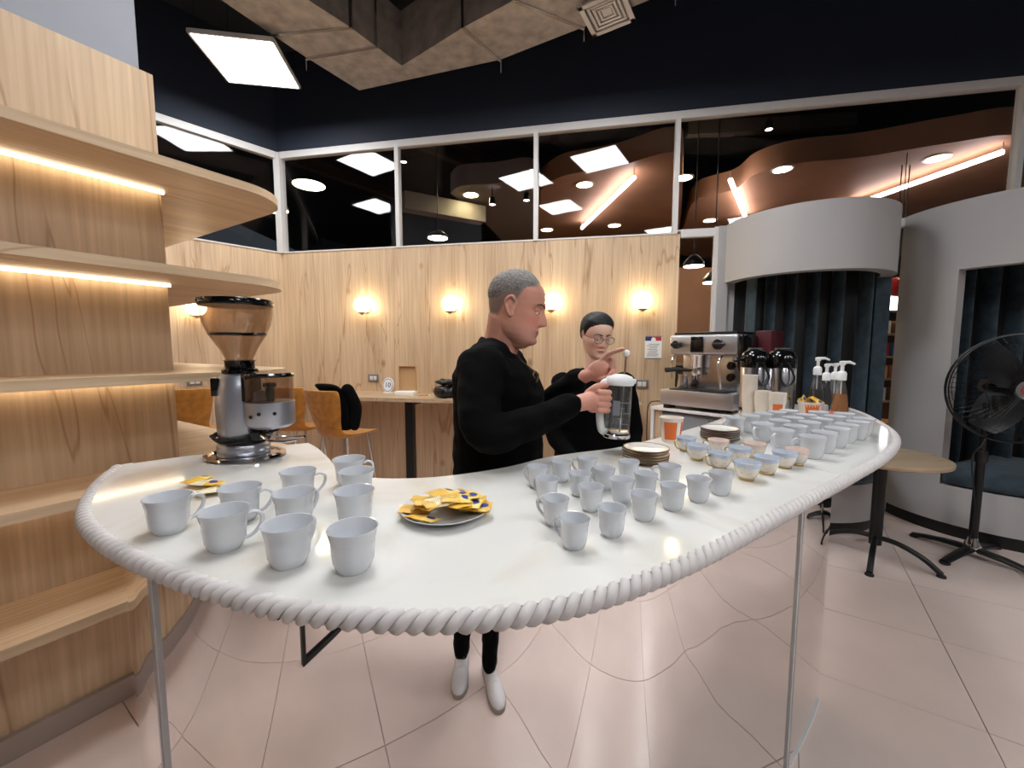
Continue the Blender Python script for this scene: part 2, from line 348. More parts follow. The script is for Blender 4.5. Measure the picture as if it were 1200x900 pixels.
# back wall, wood up to the clerestory
struct(slab(WC, WD, WN, 0, LB, 0, .12, 0, SILL).build('wall_back', 'oak_wall', smooth=0), 'light oak clad wall behind the two people', 'wall')
struct(slab(WC, LWD, LWN, 0, 4.2, 0, .12, 0, SILL).build('wall_left', 'oak_wall', smooth=0), 'light oak clad wall behind the shelf unit', 'wall')
struct(slab(WC, WD, WN, -.1, 8, .0, .14, WTOP, CEIL).build('wall_back_upper', 'black_wall', smooth=0), 'black wall band above the clerestory windows', 'wall')
struct(slab(WC, LWD, LWN, -.1, 4.2, .0, .14, WTOP, CEIL).build('wall_left_upper', 'black_wall', smooth=0), 'black wall band above the side clerestory window', 'wall')
struct(MB().box((-.5, -5.0, CEIL / 2), (15, .1, CEIL)).build('wall_front', 'white_wall', smooth=0), 'pale wall closing the cafe behind the photographer', 'wall')
struct(MB().box((6.5, -.6, CEIL / 2), (.1, 9, CEIL)).build('wall_right', 'white_wall', smooth=0), 'pale side wall beyond the pedestal fan', 'wall')
# clerestory windows
def winframe(A, d, n, l0, l1, z0, z1, idx, lab, mull=True, width=.042):
    m = MB(); slab(A, d, n, l0, l1, -.012, .05, z1 - .055, z1, m)
    if z0 > .5: slab(A, d, n, l0, l1, -.008, .05, z0, z0 + .014, m)
    else: slab(A, d, n, l0, l1, -.008, .05, z0, z0 + .08, m)
    if mull: slab(A, d, n, l1 - width / 2, l1 + width / 2, -.018, .052, z0, z1 - .02, m)
    fr = struct(m.build('window_%d' % idx, 'white_frame', smooth=0), lab, 'window')
    p = slab(A, d, n, l0 + .01, l1 - .01, .018, .026, z0 + .01, z1 - .03); p.build('pane', 'window_glass', fr, smooth=0)
    g = MB(); slab(A, d, n, l0, l1, -.004, .056, z1, z1 + .018, g); g.build('upper_rail', 'white_frame', fr, smooth=0); return fr
def wl(px, py): return (onwall(px, py) - WC).dot(WD)
ls = [0.0, wl(466, 230), wl(628, 215), wl(793, 205), wl(1196, 160)]
winframe(WC, WD, WN, ls[0], ls[1], SILL, WTOP, 1, 'clerestory window beside the room corner, above the round table number stand')
winframe(WC, WD, WN, ls[1], ls[2], SILL, WTOP, 2, 'clerestory window above the man in black')
winframe(WC, WD, WN, ls[2], ls[3], SILL, WTOP, 3, 'clerestory window above the woman with glasses')
winframe(WC, WD, WN, ls[3], ls[4], SILL + .02, WTOP, 4, 'wide clerestory window above the two grey booths')
winframe(WC, LWD, LWN, 0.0, 1.9, SILL, WTOP, 5, 'side clerestory window behind the wooden shelf unit')
winframe(WC, LWD, LWN, 1.9, 4.0, SILL, WTOP, 6, 'side clerestory window hidden past the partition', mull=False)
winframe(WC, WD, WN, ls[4], ls[4] + 2.4, 0.02, WTOP, 7, 'tall shop window beyond the second booth', mull=False)
pA = LB + .005; pB = wl(840, 320)
winframe(WC, WD, WN, pA, pB, 0.02, SILL + .02, 8, 'narrow tall glass panel between oak wall and grey booth')
winframe(WC, WD, WN, wl(1010, 400), wl(1110, 400), 0.02, SILL + .02, 9, 'glass panel in the gap between the two grey booths', mull=False)
post = MB(); slab(WC, WD, WN, -.03, .045, -.03, .06, SILL, WTOP, post); struct(post.build('trim_1', 'white_frame', smooth=0), 'white corner post where the clerestory windows meet', 'window post')
# partition with the shelf unit
SE = Vector((-1.498, 1.83, 0)); sa = R(90 - 32); SD = Vector((math.cos(sa), math.sin(sa), 0)); SM = Vector((SD.y, -SD.x, 0))
pt = MB(); q = [SE + SD * a + SM * b for a, b in ((-3.2, -.03), (-.035, -.03), (-.035, -1.5), (-3.2, -1.5))]
pt.prism([(p.x, p.y) for p in q], 0, CEIL)
struct(pt.build('wall_partition', 'grey_wall', smooth=0), 'grey partition wall rising above the wooden shelf unit', 'wall')
su = thing('shelf_unit', SE, 'oak shelf unit with rounded shelf ends and warm strip lights on the partition', 'shelf unit', rz=sa)
PT = dep(194, 88, 1.83).z
MB().box((-1.6, .013, PT / 2), (3.2, .026, PT)).build('back_panel', 'oak_wall', su, smooth=0)
MB().box((-.014, .75, PT / 2), (.028, 1.45, PT)).build('end_panel', 'oak_wall', su, smooth=0)
hs = [dep(205, 224, 1.81).z, dep(212, 333, 1.81).z, dep(215, 443, 1.81).z, .935, .53]
for k, h in enumerate(hs):
    e = .40; rr = .22; fy = -.34
    arc = [(e - rr + rr * math.sin(a), fy + rr - rr * math.cos(a)) for a in [i * math.pi / 16 for i in range(9)]]
    poly = [(-3.2, fy)] + arc + [(e, 1.2), (.0, 1.2), (0, 0), (-3.2, 0)]
    sh = MB().prism(poly, h, h + .034).build('shelf', 'oak_cross', su, smooth=30)
    if k < 3 or k == 3: MB().box((-1.55, -.028, h - .006), (3.1, .014, .012)).build('light_strip', 'led_warm', sh, smooth=0)
MB().box((-1.6, -.012, .045), (3.2, .024, .09)).build('baseboard', 'baseboard', su, smooth=0)

# ================================================================== CEILING FITTINGS
def led_panel(x, y, label, group, ang=10, z=3.86):
    t = thing('ceiling_light', (x, y, z), label, 'ceiling light', group, R(ang))
    m = MB()
    for a in range(4):
        Mz = rotz(a * math.pi / 2); m.box(Mz @ Vector((0, .302, .012)), (.62, .016, .03), Mz)
    m.box((0, 0, .03), (.6, .6, .012)); m.build('frame', 'white_frame', t, smooth=0)
    MB().box((0, 0, .008), (.588, .588, .01)).build('diffuser', 'panel_light', t, smooth=0)
    for sx in (-1, 1):
        for sy in (-1, 1): MB().tube([(sx * .27, sy * .27, .03), (sx * .27, sy * .27, CEIL - z)], .002, 5).build('suspension_wire', 'black_metal', t)
led_panel(-2.22, 3.72, 'square white LED panel hanging beside the duct, over the corner', None, 9)
led_panel(.58, 2.70, 'square white LED panel above the square air vent', None)
for x, y in ((-.52, 2.44), (-.36, 1.15), (-3.25, 2.35), (1.2, -1.05), (2.7, -.85), (4.2, -.7), (6.0, -1.5), (.6, -2.6), (2.8, -2.6)):  # panels behind the camera are unseen, added for light; the rightmost matches a reflection
    if y > 1: led_panel(x, y, 'square white LED panel over the room, mirrored in the clerestory glass', 'LED panels mirrored in the clerestory')
    else: led_panel(x, y, 'square white LED panel on the ceiling over the photographer', 'LED panels over the photographer')
# duct
DZ = 3.95; DH = .45
def duct():
    A1 = [at(230, -20, DZ), at(318, 40, DZ), at(360, 68, DZ), at(421, 106, DZ)]
    A2 = [at(330, -20, DZ), at(411, 32, DZ), at(440, 54, DZ), at(471, 77, DZ)]
    B1 = [at(421, 106, DZ), at(586, 70, DZ), at(683, 32, DZ), at(790, -12, DZ)]
    B2 = [at(471, 77, DZ), at(543, 32, DZ), at(603, 0, DZ), at(640, -20, DZ)]
    base = at(421, 106, DZ); t = thing('air_duct', (base.x, base.y, DZ), 'angled galvanised steel air duct under the black ceiling', 'duct')
    exA = (A1[0] - A1[1]).normalized() * 2.0; exB = (B1[3] - B1[2]).normalized() * 2.0
    A1.insert(0, A1[0] + exA); A2.insert(0, A2[0] + exA); B1.append(B1[3] + exB); B2.append(B2[3] + exB)
    for P, Q in ((A1, A2), (B1, B2)):
        for i in range(len(P) - 1):
            g = .0
            m = MB().prism([(p.x, p.y) for p in (P[i], P[i + 1], Q[i + 1], Q[i])], DZ, DZ + DH); m.build('duct_section', 'galvanised', t, smooth=0, world=True)
        for i in range(1, len(P) - 1):
            m = MB(); a, b = P[i], Q[i]; d = (b - a).normalized(); n = Vector((-d.y, d.x, 0)) * .012
            a2 = a - d * .012; b2 = b + d * .012
            m.prism([(p.x, p.y) for p in (a2 - n, b2 - n, b2 + n, a2 + n)], DZ - .012, DZ + DH + .01); m.build('flange', 'foil_tape', t, smooth=0, world=True)
            m = MB().tube([(a2.x, a2.y, DZ - .10), (a2.x, a2.y, CEIL)], .004, 6); m.build('hanger_rod', 'steel', t, world=True)
duct()
vc = (at(677, 10, 3.90) + at(747, 25, 3.90) + at(697, 45, 3.90) + at(725, -10, 3.90)) / 4
e1 = at(747, 25, 3.90) - at(697, 45, 3.90); va = math.atan2(e1.y, e1.x); vs_ = e1.length
v = thing('air_vent', (vc.x, vc.y, 3.90), 'square white louvred air vent hanging from the duct', 'air vent', rz=va)
m = MB(); hh = vs_ / 2
for k, (a, b) in enumerate(((1, .80), (.70, .60), (.52, .42), (.34, .26))):
    for q in range(4):
        Mz = rotz(q * math.pi / 2); w = (a - b) * hh
        m = MB().box(Mz @ Vector((0, (a + b) / 2 * hh, .012 + k * .004)), (2 * a * hh, w, .012), Mz @ Matrix.Rotation(R(-18) if k else 0, 3, 'X')); m.build('louvre' if k else 'rim', 'white_frame', v, smooth=0)
MB().box((0, 0, .03), (.2 * hh * 2, .2 * hh * 2, .01)).build('centre_plate', 'white_frame', v, smooth=0)
MB().box((0, 0, .038), (1.7 * hh, 1.7 * hh, .02)).build('plenum_box', 'galvanised', v, smooth=0)
MB().tube([(0, 0, .09), (0, 0, CEIL - 3.90)], .03, 12).build('neck', 'galvanised', v, smooth=0)

# ================================================================== COUNTER
CT = 1.10; TH = .03
fpx = [(141, 545), (122, 560), (108, 578), (102, 600), (118, 622), (155, 645), (200, 664), (250, 681), (320, 700), (400, 712), (500, 717), (600, 711), (700, 691), (800, 654), (870, 620), (940, 583), (990, 557), (1030, 535), (1046, 520), (1047, 509), (1038, 500), (1025, 492), (1010, 484.5), (992, 478)]
front = [at(x, y, CT) for x, y in fpx]; front = spline(front, 5)
ipx = [(930, 473.5), (893, 477), (868, 483), (830, 496), (800, 505), (760, 516), (720, 525), (680, 530), (640, 536), (600, 546), (560, 553), (520, 558), (480, 560.5), (440, 560), (412, 556), (395, 549), (386, 538), (372, 525), (361, 519)]
inner = [at(x, y, CT) for x, y in ipx]; inner = spline(inner, 4)
inner.append(at(244, 531, CT))
ctr = thing('bar_counter', (.0, .9, 0), 'long curved white counter with twisted rope edge and mirrored front', 'counter')
jA = at(976, 552, CT); jB = at(935, 543.5, CT); jd = (jB - jA); 
kf = min(range(len(front)), key=lambda i: (front[i] - jA).length)
def cross2(p): return jd.x * (p.y - jA.y) - jd.y * (p.x - jA.x)
ki = [i for i in range(len(inner) - 1) if cross2(inner[i]) * cross2(inner[i + 1]) <= 0 and (inner[i] - jA).dot(jd) > 0][0]
t_ = cross2(inner[ki]) / (cross2(inner[ki]) - cross2(inner[ki + 1])); jI = inner[ki].lerp(inner[ki + 1], t_)
g_ = Vector((jd.y, -jd.x, 0)).normalized() * .0012
if g_.dot(front[kf - 3] - jA) < 0: g_ = -g_
jF = front[kf]
mainp = front[:kf] + [jF + g_, jI + g_] + inner[ki + 1:]
endp = [jF - g_] + front[kf + 1:] + inner[:ki + 1] + [jI - g_]
for pl in (mainp, endp):
    MB().prism([(p.x, p.y) for p in pl], CT - TH, CT).build('countertop', 'marble_white', ctr, smooth=30, world=True)
# rope edging: two strands twisted round each other
def resample(P, step):
    L = [0]
    for i in range(1, len(P)): L.append(L[-1] + (P[i] - P[i - 1]).length)
    n = int(L[-1] / step); o = []; j = 0
    for k in range(n + 1):
        s = L[-1] * k / n
        while j < len(P) - 2 and L[j + 1] < s: j += 1
        o.append(P[j].lerp(P[j + 1], (s - L[j]) / max(L[j + 1] - L[j], 1e-9)))
    return o
rp = resample(front, .0042)
for st in (0, 1):
    pts = []
    for i, p in enumerate(rp):
        tt = (rp[min(i + 1, len(rp) - 1)] - rp[max(i - 1, 0)]).normalized(); nn = Vector((tt.y, -tt.x, 0)); a = i * .0042 / .046 * 2 * math.pi + st * math.pi
        pts.append(p + nn * (.004 + .0086 * math.cos(a)) + Vector((0, 0, -.0115 + .0086 * math.sin(a))))
    MB().tube(pts, .0088, 8).build('rope_strand', 'rope', ctr, smooth=80, world=True)
# mirrored skirt
def offs(P, dist):
    o = []
    for i, p in enumerate(P):
        t = (P[min(i + 2, len(P) - 1)] - P[max(i - 2, 0)]).normalized(); n = Vector((-t.y, t.x, 0)); o.append(p + n * dist(i / (len(P) - 1)))
    return o
sk = resample(spline([Vector(p + (0,)) for p in ((-.99, 1.03), (-.93, .955), (-.80, .882), (-.62, .812), (-.42, .772), (-.2, .757), (.0, .757), (.15, .775), (.3, .828), (.45, .925), (.65, 1.08), (.997, 1.352), (1.25, 1.58), (1.45, 1.80), (1.58, 2.0))], 10), .02)
ang = lambda p: 600 + F * p.x / p.y
sk = [p for i, p in enumerate(sk) if p.y > .3]
# keep the run between the shelf side and the free end, as seen at the panel joints
def nearest(pxl, lo, hi):
    rng = range(hi - 1, lo, -1) if lo == 0 else range(lo, hi)
    for i in rng:
        if (ang(sk[i]) < pxl) == (lo == 0): return i
    return min(range(lo, hi), key=lambda i: abs(ang(sk[i]) - pxl))
mid = min(range(len(sk)), key=lambda i: sk[i].y)
i0 = nearest(126, 0, mid); i1 = nearest(163, 0, mid); i2 = nearest(948, mid, len(sk)); i3 = nearest(985, mid, len(sk))
SKT = CT - TH
for a, b in ((i0, i1), (i1, i2), (i2, i3)):
    P = spline(sk[a:b + 1:4] + ([sk[b]] if (b - a) % 4 else []), 6); Q = offs(P, lambda u: .016)
    m = MB(); m.prism([(p.x, p.y) for p in P] + [(p.x, p.y) for p in reversed(Q)], .004, SKT)
    m.build('mirror_panel', 'mirror_sheet', ctr, smooth=50, world=True)
for k in (i1, i2):
    p = sk[k]; t = (sk[k + 1] - sk[k - 1]).normalized(); M = rotz(math.atan2(t.y, t.x))
    MB().box((p.x, p.y, SKT / 2), (.022, .010, SKT), M).build('joint_trim', 'white_frame', ctr, smooth=0, world=True)
    MB().box((p.x + t.y * .005, p.y - t.x * .005, SKT / 2), (.006, .006, SKT), M).build('joint_trim', 'steel', ctr, smooth=0, world=True)
P = sk[i2:i3 + 1]; m = MB(); m.prism([(p.x, p.y) for p in offs(P, lambda u: -.006)] + [(p.x, p.y) for p in reversed(P)], 0, .012); m.build('base_strip', 'white_frame', ctr, world=True)
# plain carcass panels behind the mirror carry the top
Q = offs(sk[i0 + 2:i3 - 1], lambda u: .03); Q2 = offs(Q, lambda u: .02)
MB().prism([(p.x, p.y) for p in Q] + [(p.x, p.y) for p in reversed(Q2)], 0, SKT).build('carcass_panel', 'white_laminate', ctr, world=True)
lb = at(150, 541, CT); MB().box((lb.x - .012, lb.y - .005, CT - .05), (.05, .03, .08), rotz(.9)).build('end_bracket', 'steel_brushed', ctr, smooth=0, world=True)

# ================================================================== BOOTHS
WU = -WN
def booth(l, rad, a0, a1, label, flange, name='curved_booth', fasc=(2.05, 2.56)):
    c = WC + WD * l; t = thing(name, (c.x, c.y, 0), label, 'booth')
    def pt(a, r): return c + WU * (r * math.cos(a)) + WD * (r * math.sin(a))
    def ring(r0, r1, b0, b1, z0, z1, nm, mt, n=28):
        A = [R(b0 + (b1 - b0) * i / n) for i in range(n + 1)]
        m = MB().prism([(pt(a, r1).x, pt(a, r1).y) for a in A] + [(pt(a, r0).x, pt(a, r0).y) for a in reversed(A)], z0, z1); return m.build(nm, mt, t, smooth=35, world=True)
    th = .10
    ring(rad - th, rad, -90, 90, fasc[0], fasc[1], 'fascia', 'booth_grey')
    ring(.0005, rad - th, -90, 90, fasc[1] - .04, fasc[1] - .02, 'roof_panel', 'booth_grey')
    ring(rad - th, rad, -90, 90, .10, .40, 'base', 'booth_grey')
    ring(rad - th - .03, rad - .03, -90, 90, 0, .10, 'plinth', 'plinth_black')
    if a0 > -89: ring(rad - th, rad, -90, a0, .40, fasc[0], 'side_panel', 'booth_grey', 10)
    if a1 < 89: ring(rad - th, rad, a1, 90, .40, fasc[0], 'side_panel', 'booth_grey' if a1 < 70 else 'velvet', 10)
    # bench cushion
    A = [R(-88 + 176 * i / 28) for i in range(29)]
    for z0, z1, rr in ((.40, .44, rad - .02), (.44, .535, rad + .012), (.535, .555, rad - .02)):
        pass
    prof = [(rad - .05, .40), (rad + .002, .415), (rad + .018, .45), (rad + .018, .51), (rad + .0, .545), (rad - .06, .555)]
    m = MB(); n = len(prof); vs = []; fs = []
    aa = [x for x in A if R(a0 - 1) <= x <= R(a1 + 1)]
    if len(aa) < 3: aa = A
    for a in aa:
        for r, z in prof: p = pt(a, r); vs.append((p.x, p.y, z))
        p = pt(a, .02); vs.append((p.x, p.y, .557)); vs.append((p.x, p.y, .40))
    n2 = n + 2
    for i in range(len(aa) - 1):
        for k in range(n2): fs.append((i * n2 + k, (i + 1) * n2 + k, (i + 1) * n2 + (k + 1) % n2, i * n2 + (k + 1) % n2))
    fs.append(tuple(range(n2))); fs.append(tuple((len(aa) - 1) * n2 + k for k in range(n2)))
    m.add(vs, fs).build('seat_cushion', 'velvet', t, smooth=50, world=True)
    # upright padded channels lining the alcove, concave
    ri = rad - th - .01; npd = 6 if rad < .7 else 7; wpd = 2 * ri / npd
    for i in range(npd):
        x = -ri + (i + .5) * wpd; d = .05 + .14 * (x / ri) ** 2
        p = c + WD * x + WU * d
        m = MB().tube([(p.x, p.y, .5), (p.x, p.y, .56), (p.x, p.y, fasc[0] + .2), (p.x, p.y, fasc[0] + .25)], [wpd * .36, wpd * .42, wpd * .42, wpd * .36], 16, flat=(1, .28))
        m.build('padded_channel', 'velvet', t, smooth=60, world=True)
    if flange: 
        m = slab(c, WD, WN, -flange, -rad + .03, -.05, .02, 0, fasc[1]); m.build('flange_panel', 'booth_grey', t, smooth=0, world=True)
        m = slab(c, WD, WN, -flange - .03, -flange, -.03, .02, 0, fasc[1]); m.build('edge_trim', 'white_frame', t, smooth=0, world=True)
    m = slab(c, WD, WN, -rad + .03, rad - .03, -.005, .015, 0.1, fasc[1]); m.build('back_board', 'plinth_black', t, smooth=0, world=True)
    return t
bl1 = (Vector((2.57, 3.762, 0)) - WC).dot(WD); bl2 = (Vector((4.11, 3.464, 0)) - WC).dot(WD)
booth(bl1, .64, -88, 76, 'curved grey booth with dark velvet lining behind the syrup bottles', .70)
booth(bl2, .80, -58, 58, 'curved grey booth with dark velvet lining and bench behind the pedestal fan', None)

# ================================================================== PEDESTAL FAN
fp = at(1138, 652, 0); fan = thing('pedestal_fan', (fp.x, fp.y, 0), 'black pedestal fan with round wire cage in front of a booth', 'fan')
fh = 1.19
for k in range(4):
    a = k * math.pi / 2 + .35; d = Vector((math.cos(a), math.sin(a), 0))
    MB().tube([d * .02 + Vector((0, 0, .06)), d * .16 + Vector((0, 0, .05)), d * .33 + Vector((0, 0, .022))], [.035, .032, .026], 8, flat=(1, .6)).build('foot', 'black_metal', fan)
    MB().ell(d * .32 + Vector((0, 0, .012)), (.03, .03, .012)).build('foot_cap', 'rubber', fan)
MB().lathe([(.045, .04), (.045, .09), (.03, .12), (.026, .14)], 20).build('hub', 'chrome', fan)
MB().tube([(0, 0, .1), (0, 0, .72)], .024, 16).build('pole', 'black_metal', fan)
MB().tube([(0, 0, .7), (0, 0, fh - .1)], .018, 16).build('upper_pole', 'black_metal', fan)
MB().lathe([(.032, .68), (.034, .70), (.034, .74), (.028, .76)], 16).build('height_collar', 'plastic_black', fan)
fd = Vector((-.32, -.93, 0.0)).normalized(); fx = Vector((-fd.y, fd.x, 0)); Mf = Matrix((fx, Vector((0, 0, 1)), fd)).transposed()   # local z is the blowing direction
fcn = Vector((.12, -.06, fh))
MB().lathe([(.03, -.24), (.075, -.22), (.085, -.14), (.085, -.06), (.05, -.04)], 24, fcn, Mf).build('motor', 'gloss_black', fan)
MB().box((.05, -.03, fh - .10), (.06, .06, .10), bev=.01).build('tilt_bracket', 'plastic_black', fan)
fr_ = .36
cage = MB()
for zz, rr in ((-.02, fr_), (.0, fr_ + .004), (.02, fr_)): cage.tube([fcn + Mf @ Vector((rr * math.cos(a), rr * math.sin(a), zz)) for a in [i * math.pi / 24 for i in range(48)]], .0045, 5, closed=True)
cr_ = cage.build('cage_rim', 'black_metal', fan)
gf = MB(); gb = MB()
for i in range(60):
    a = 2 * math.pi * i / 60
    for g, s in ((gf, 1), (gb, -1)):
        g.tube([fcn + Mf @ Vector((r * math.cos(a), r * math.sin(a), s * z)) for r, z in ((.06, .09), (.2, .088), (.31, .06), (fr_, .015))], .0014, 4, caps=False)
for rr, z in ((.2, .088), (.3, .064), (.1, .09)):
    for g, s in ((gf, 1), (gb, -1)): g.tube([fcn + Mf @ Vector((rr * math.cos(a), rr * math.sin(a), s * z)) for a in [i * math.pi / 20 for i in range(40)]], .0018, 4, closed=True)
for g, nm in ((gf, 'front_grille'), (gb, 'rear_grille')): o = g.build(nm, 'black_metal', fan); o['kind'] = 'stuff'
MB().lathe([(0, .085), (.062, .085), (.062, .097), (0, .10)], 28, fcn, Mf).build('badge', 'chrome', fan)
MB().lathe([(0, .0995), (.036, .0995), (.036, .1025), (0, .1025)], 24, fcn, Mf).build('badge_centre', 'ink_red', fan)
for k in range(3):
    vs = []; fs = []
    for i in range(9):
        r = .04 + .28 * i / 8; w = .10 + .17 * math.sin(math.pi * min(1, i / 8 * .85 + .08))
        for j in range(5):
            a = 2 * math.pi * k / 3 + (j / 4 - .5) * w / max(r, .09) * .9; vs.append(fcn + Mf @ Vector((r * math.cos(a), r * math.sin(a), (j / 4 - .5) * .07)))
    for i in range(8):
        for j in range(4): fs.append((i * 5 + j, i * 5 + j + 1, (i + 1) * 5 + j + 1, (i + 1) * 5 + j))
    vs2 = [v + Mf @ Vector((0, 0, .004)) for v in vs]; n = len(vs)
    m = MB().add(vs, fs).add(vs2, [tuple(reversed(f)) for f in fs]); m.build('blade', 'black_metal', fan, smooth=60)
MB().lathe([(0, -.05), (.05, -.05), (.05, .04), (0, .05)], 20, fcn, Mf).build('blade_hub', 'plastic_black', fan)
MB().tube(spline([fcn + Mf @ Vector((0, -.06, -.18)), Vector((-.02, -.03, fh - .35)), Vector((-.06, .0, .7)), Vector((-.03, -.02, .35)), Vector((-.05, -.02, .1))], 8), .005, 6).build('power_cord', 'rubber', fan)

# ================================================================== ROUND WOODEN TABLE
tp = at(1024, 653, 0); tb = thing('round_table', (tp.x, tp.y, 0), 'round wooden cafe table with black pedestal legs, beside the counter end', 'table')
TTH = .735; trd = .35
MB().lathe([(0, TTH - .028), (trd - .004, TTH - .028), (trd, TTH - .022), (trd, TTH - .005), (trd - .005, TTH), (0, TTH)], 56).build('tabletop', 'wood_round', tb, smooth=40)
MB().lathe([(.15, TTH - .036), (.15, TTH - .028)], 20).build('mounting_plate', 'black_metal', tb)
MB().tube([(0, 0, .10), (0, 0, TTH - .03)], .036, 20).build('pedestal', 'black_metal', tb)
ft4 = [at(1018, 677, 0) - tp, at(1094, 674, 0) - tp, at(967, 634, 0) - tp, at(1030, 628, 0) - tp]
for k, a in enumerate([math.atan2(v.y, v.x) for v in ft4]):
    d = Vector((math.cos(a), math.sin(a), 0))
    MB().tube(spline([d * .02 + Vector((0, 0, .15)), d * .12 + Vector((0, 0, .14)), d * .24 + Vector((0, 0, .09)), d * .33 + Vector((0, 0, .02))], 5), .017, 10).build('leg', 'black_metal', tb)
    MB().lathe([(.024, 0), (.024, .012), (.012, .022)], 14, d * .33).build('glide', 'rubber', tb)

# ================================================================== BAR DESK, STOOLS, WALL LAMPS
DKH = .985; l0, l1 = wl(395, 450) - .3, wl(745, 460)
dk = thing('wall_desk', WC + WD * ((l0 + l1) / 2), 'long narrow oak bar desk fixed along the oak wall', 'desk')
slab(WC, WD, WN, l0, l1, -.55, -.001, DKH - .035, DKH).build('desktop', 'oak_table', dk, smooth=0, world=True)
for px in (504, 732):
    l = wl(px, 500); slab(WC, WD, WN, l - .04, l + .04, -.52, -.46, 0, DKH - .034).build('leg', 'black_metal', dk, smooth=0, world=True)
    slab(WC, WD, WN, l - .03, l + .03, -.46, -.01, DKH - .075, DKH - .034).build('bracket', 'black_metal', dk, smooth=0, world=True)
def stool():
    t = thing('bar_stool', (0, 0, 0), '', 'stool', 'mustard stools along the wall desk')
    # one-piece upholstered shell: seat flowing up into the back (local +x is forward)
    n, mm = 14, 11; vs = []; fs = []
    prof = [(.22, .70), (.19, .725), (.10, .722), (0, .715), (-.10, .715), (-.16, .73), (-.195, .775), (-.215, .84), (-.232, .92), (-.248, 1.0), (-.262, 1.08), (-.268, 1.12)]
    wid = [.17, .20, .215, .215, .20, .17, .150, .165, .19, .21, .218, .205]
    th_ = .03
    for s in (0, 1):
        for i, ((x, z), w) in enumerate(zip(prof, wid)):
            j = min(i + 1, len(prof) - 1); k = max(i - 1, 0); tx, tz = prof[j][0] - prof[k][0], prof[j][1] - prof[k][1]; L = math.hypot(tx, tz); nx, nz = -tz / L, tx / L
            if nz > 0 or (abs(nz) < .5 and nx > 0): pass
            for q in range(mm):
                y = -w + 2 * w * q / (mm - 1); cur = .035 * (abs(y) / w) ** 2.5; e = 1 - (abs(y) / w) ** 8 * .7
                ox, oz = (nx * th_ * s * e, nz * th_ * s * e)
                vs.append((x + ox + (cur if i > 5 else 0) - nx * 0, y, z + oz + (cur * .5 if i <= 5 else 0)))
    N_ = len(prof) * mm
    for i in range(len(prof) - 1):
        for q in range(mm - 1):
            a = i * mm + q; fs.append((a, a + 1, a + mm + 1, a + mm)); fs.append((a + N_, a + N_ + mm, a + N_ + mm + 1, a + N_ + 1))
    bd = [q for q in range(mm)] + [i * mm + mm - 1 for i in range(1, len(prof))] + [(len(prof) - 1) * mm + q for q in range(mm - 2, -1, -1)] + [i * mm for i in range(len(prof) - 2, 0, -1)]
    for k in range(len(bd)): a, b = bd[k], bd[(k + 1) % len(bd)]; fs.append((a, b, b + N_, a + N_))
    o = MB().add(vs, fs).build('shell', 'mustard', t, smooth=60); sb = o.modifiers.new('s', 'SUBSURF'); sb.levels = 1; sb.render_levels = 1
    for sx, sy in ((1, 1), (1, -1), (-1, 1), (-1, -1)):
        MB().tube([(sx * .13, sy * .13, .70), (sx * .20, sy * .20, 0)], [.011, .009], 10).build('leg', 'steel', t)
    for a, b in (((.173, .173), (.173, -.173)), ((.173, -.173), (-.173, -.173)), ((-.173, -.173), (-.173, .173)), ((-.173, .173), (.173, .173))):
        MB().tube([(a[0], a[1], .27), (b[0], b[1], .27)], .008, 8).build('footrest', 'steel', t)
    return t
st0 = stool(); s1 = dep(405, 507, 3.62); aw = math.atan2(WN.y, WN.x)
st0.location = (s1.x, s1.y, 0); st0.rotation_euler = (0, 0, aw - .28); st0['label'] = 'mustard fabric bar stool with a black jacket hung over its back'
s2 = dep(352, 507, 3.9); dup(st0, (s2.x, s2.y, 0), aw + .1, 'mustard fabric bar stool between the jacket stool and the coffee grinder')
s3 = dep(232, 507, 3.75); dup(st0, (s3.x, s3.y, 0), aw + .5, 'mustard fabric bar stool past the end of the oak shelf unit')
# jacket over the stool back
jl = thing('jacket', (s1.x, s1.y, .70), 'black jacket draped over the mustard stool back', 'jacket')
def jk(x, y, z): v = rotz(aw - .28) @ Vector((x, y, z)); return (v.x, v.y, v.z - .70)
secs = []
for k, (zz, x0, x1, y0, y1) in enumerate(((.76, -.17, -.05, -.20, -.02), (.85, -.20, -.06, -.235, .0), (.95, -.21, -.09, -.25, -.01), (1.05, -.235, -.13, -.245, .0), (1.11, -.25, -.15, -.23, .05), (1.155, -.28, -.18, -.20, .08), (1.17, -.25, -.21, -.12, .05))):
    ring = []
    for q in range(16):
        a = 2 * math.pi * q / 16; wob = 1 + .10 * math.sin(3 * a + k * 1.7)
        ring.append(jk((x0 + x1) / 2 + (x1 - x0) / 2 * math.cos(a) * wob, (y0 + y1) / 2 + (y1 - y0) / 2 * math.sin(a) * wob, zz))
    secs.append(ring)
o = MB().loft(secs).build('body', 'black_cloth', jl, smooth=80); o.modifiers.new('s', 'SUBSURF').render_levels = 2
MB().limb([jk(-.17, -.235, 1.12), jk(-.12, -.27, .98), jk(-.13, -.26, .82)], [.05, .045, .04]).build('sleeve', 'black_cloth', jl, smooth=80)
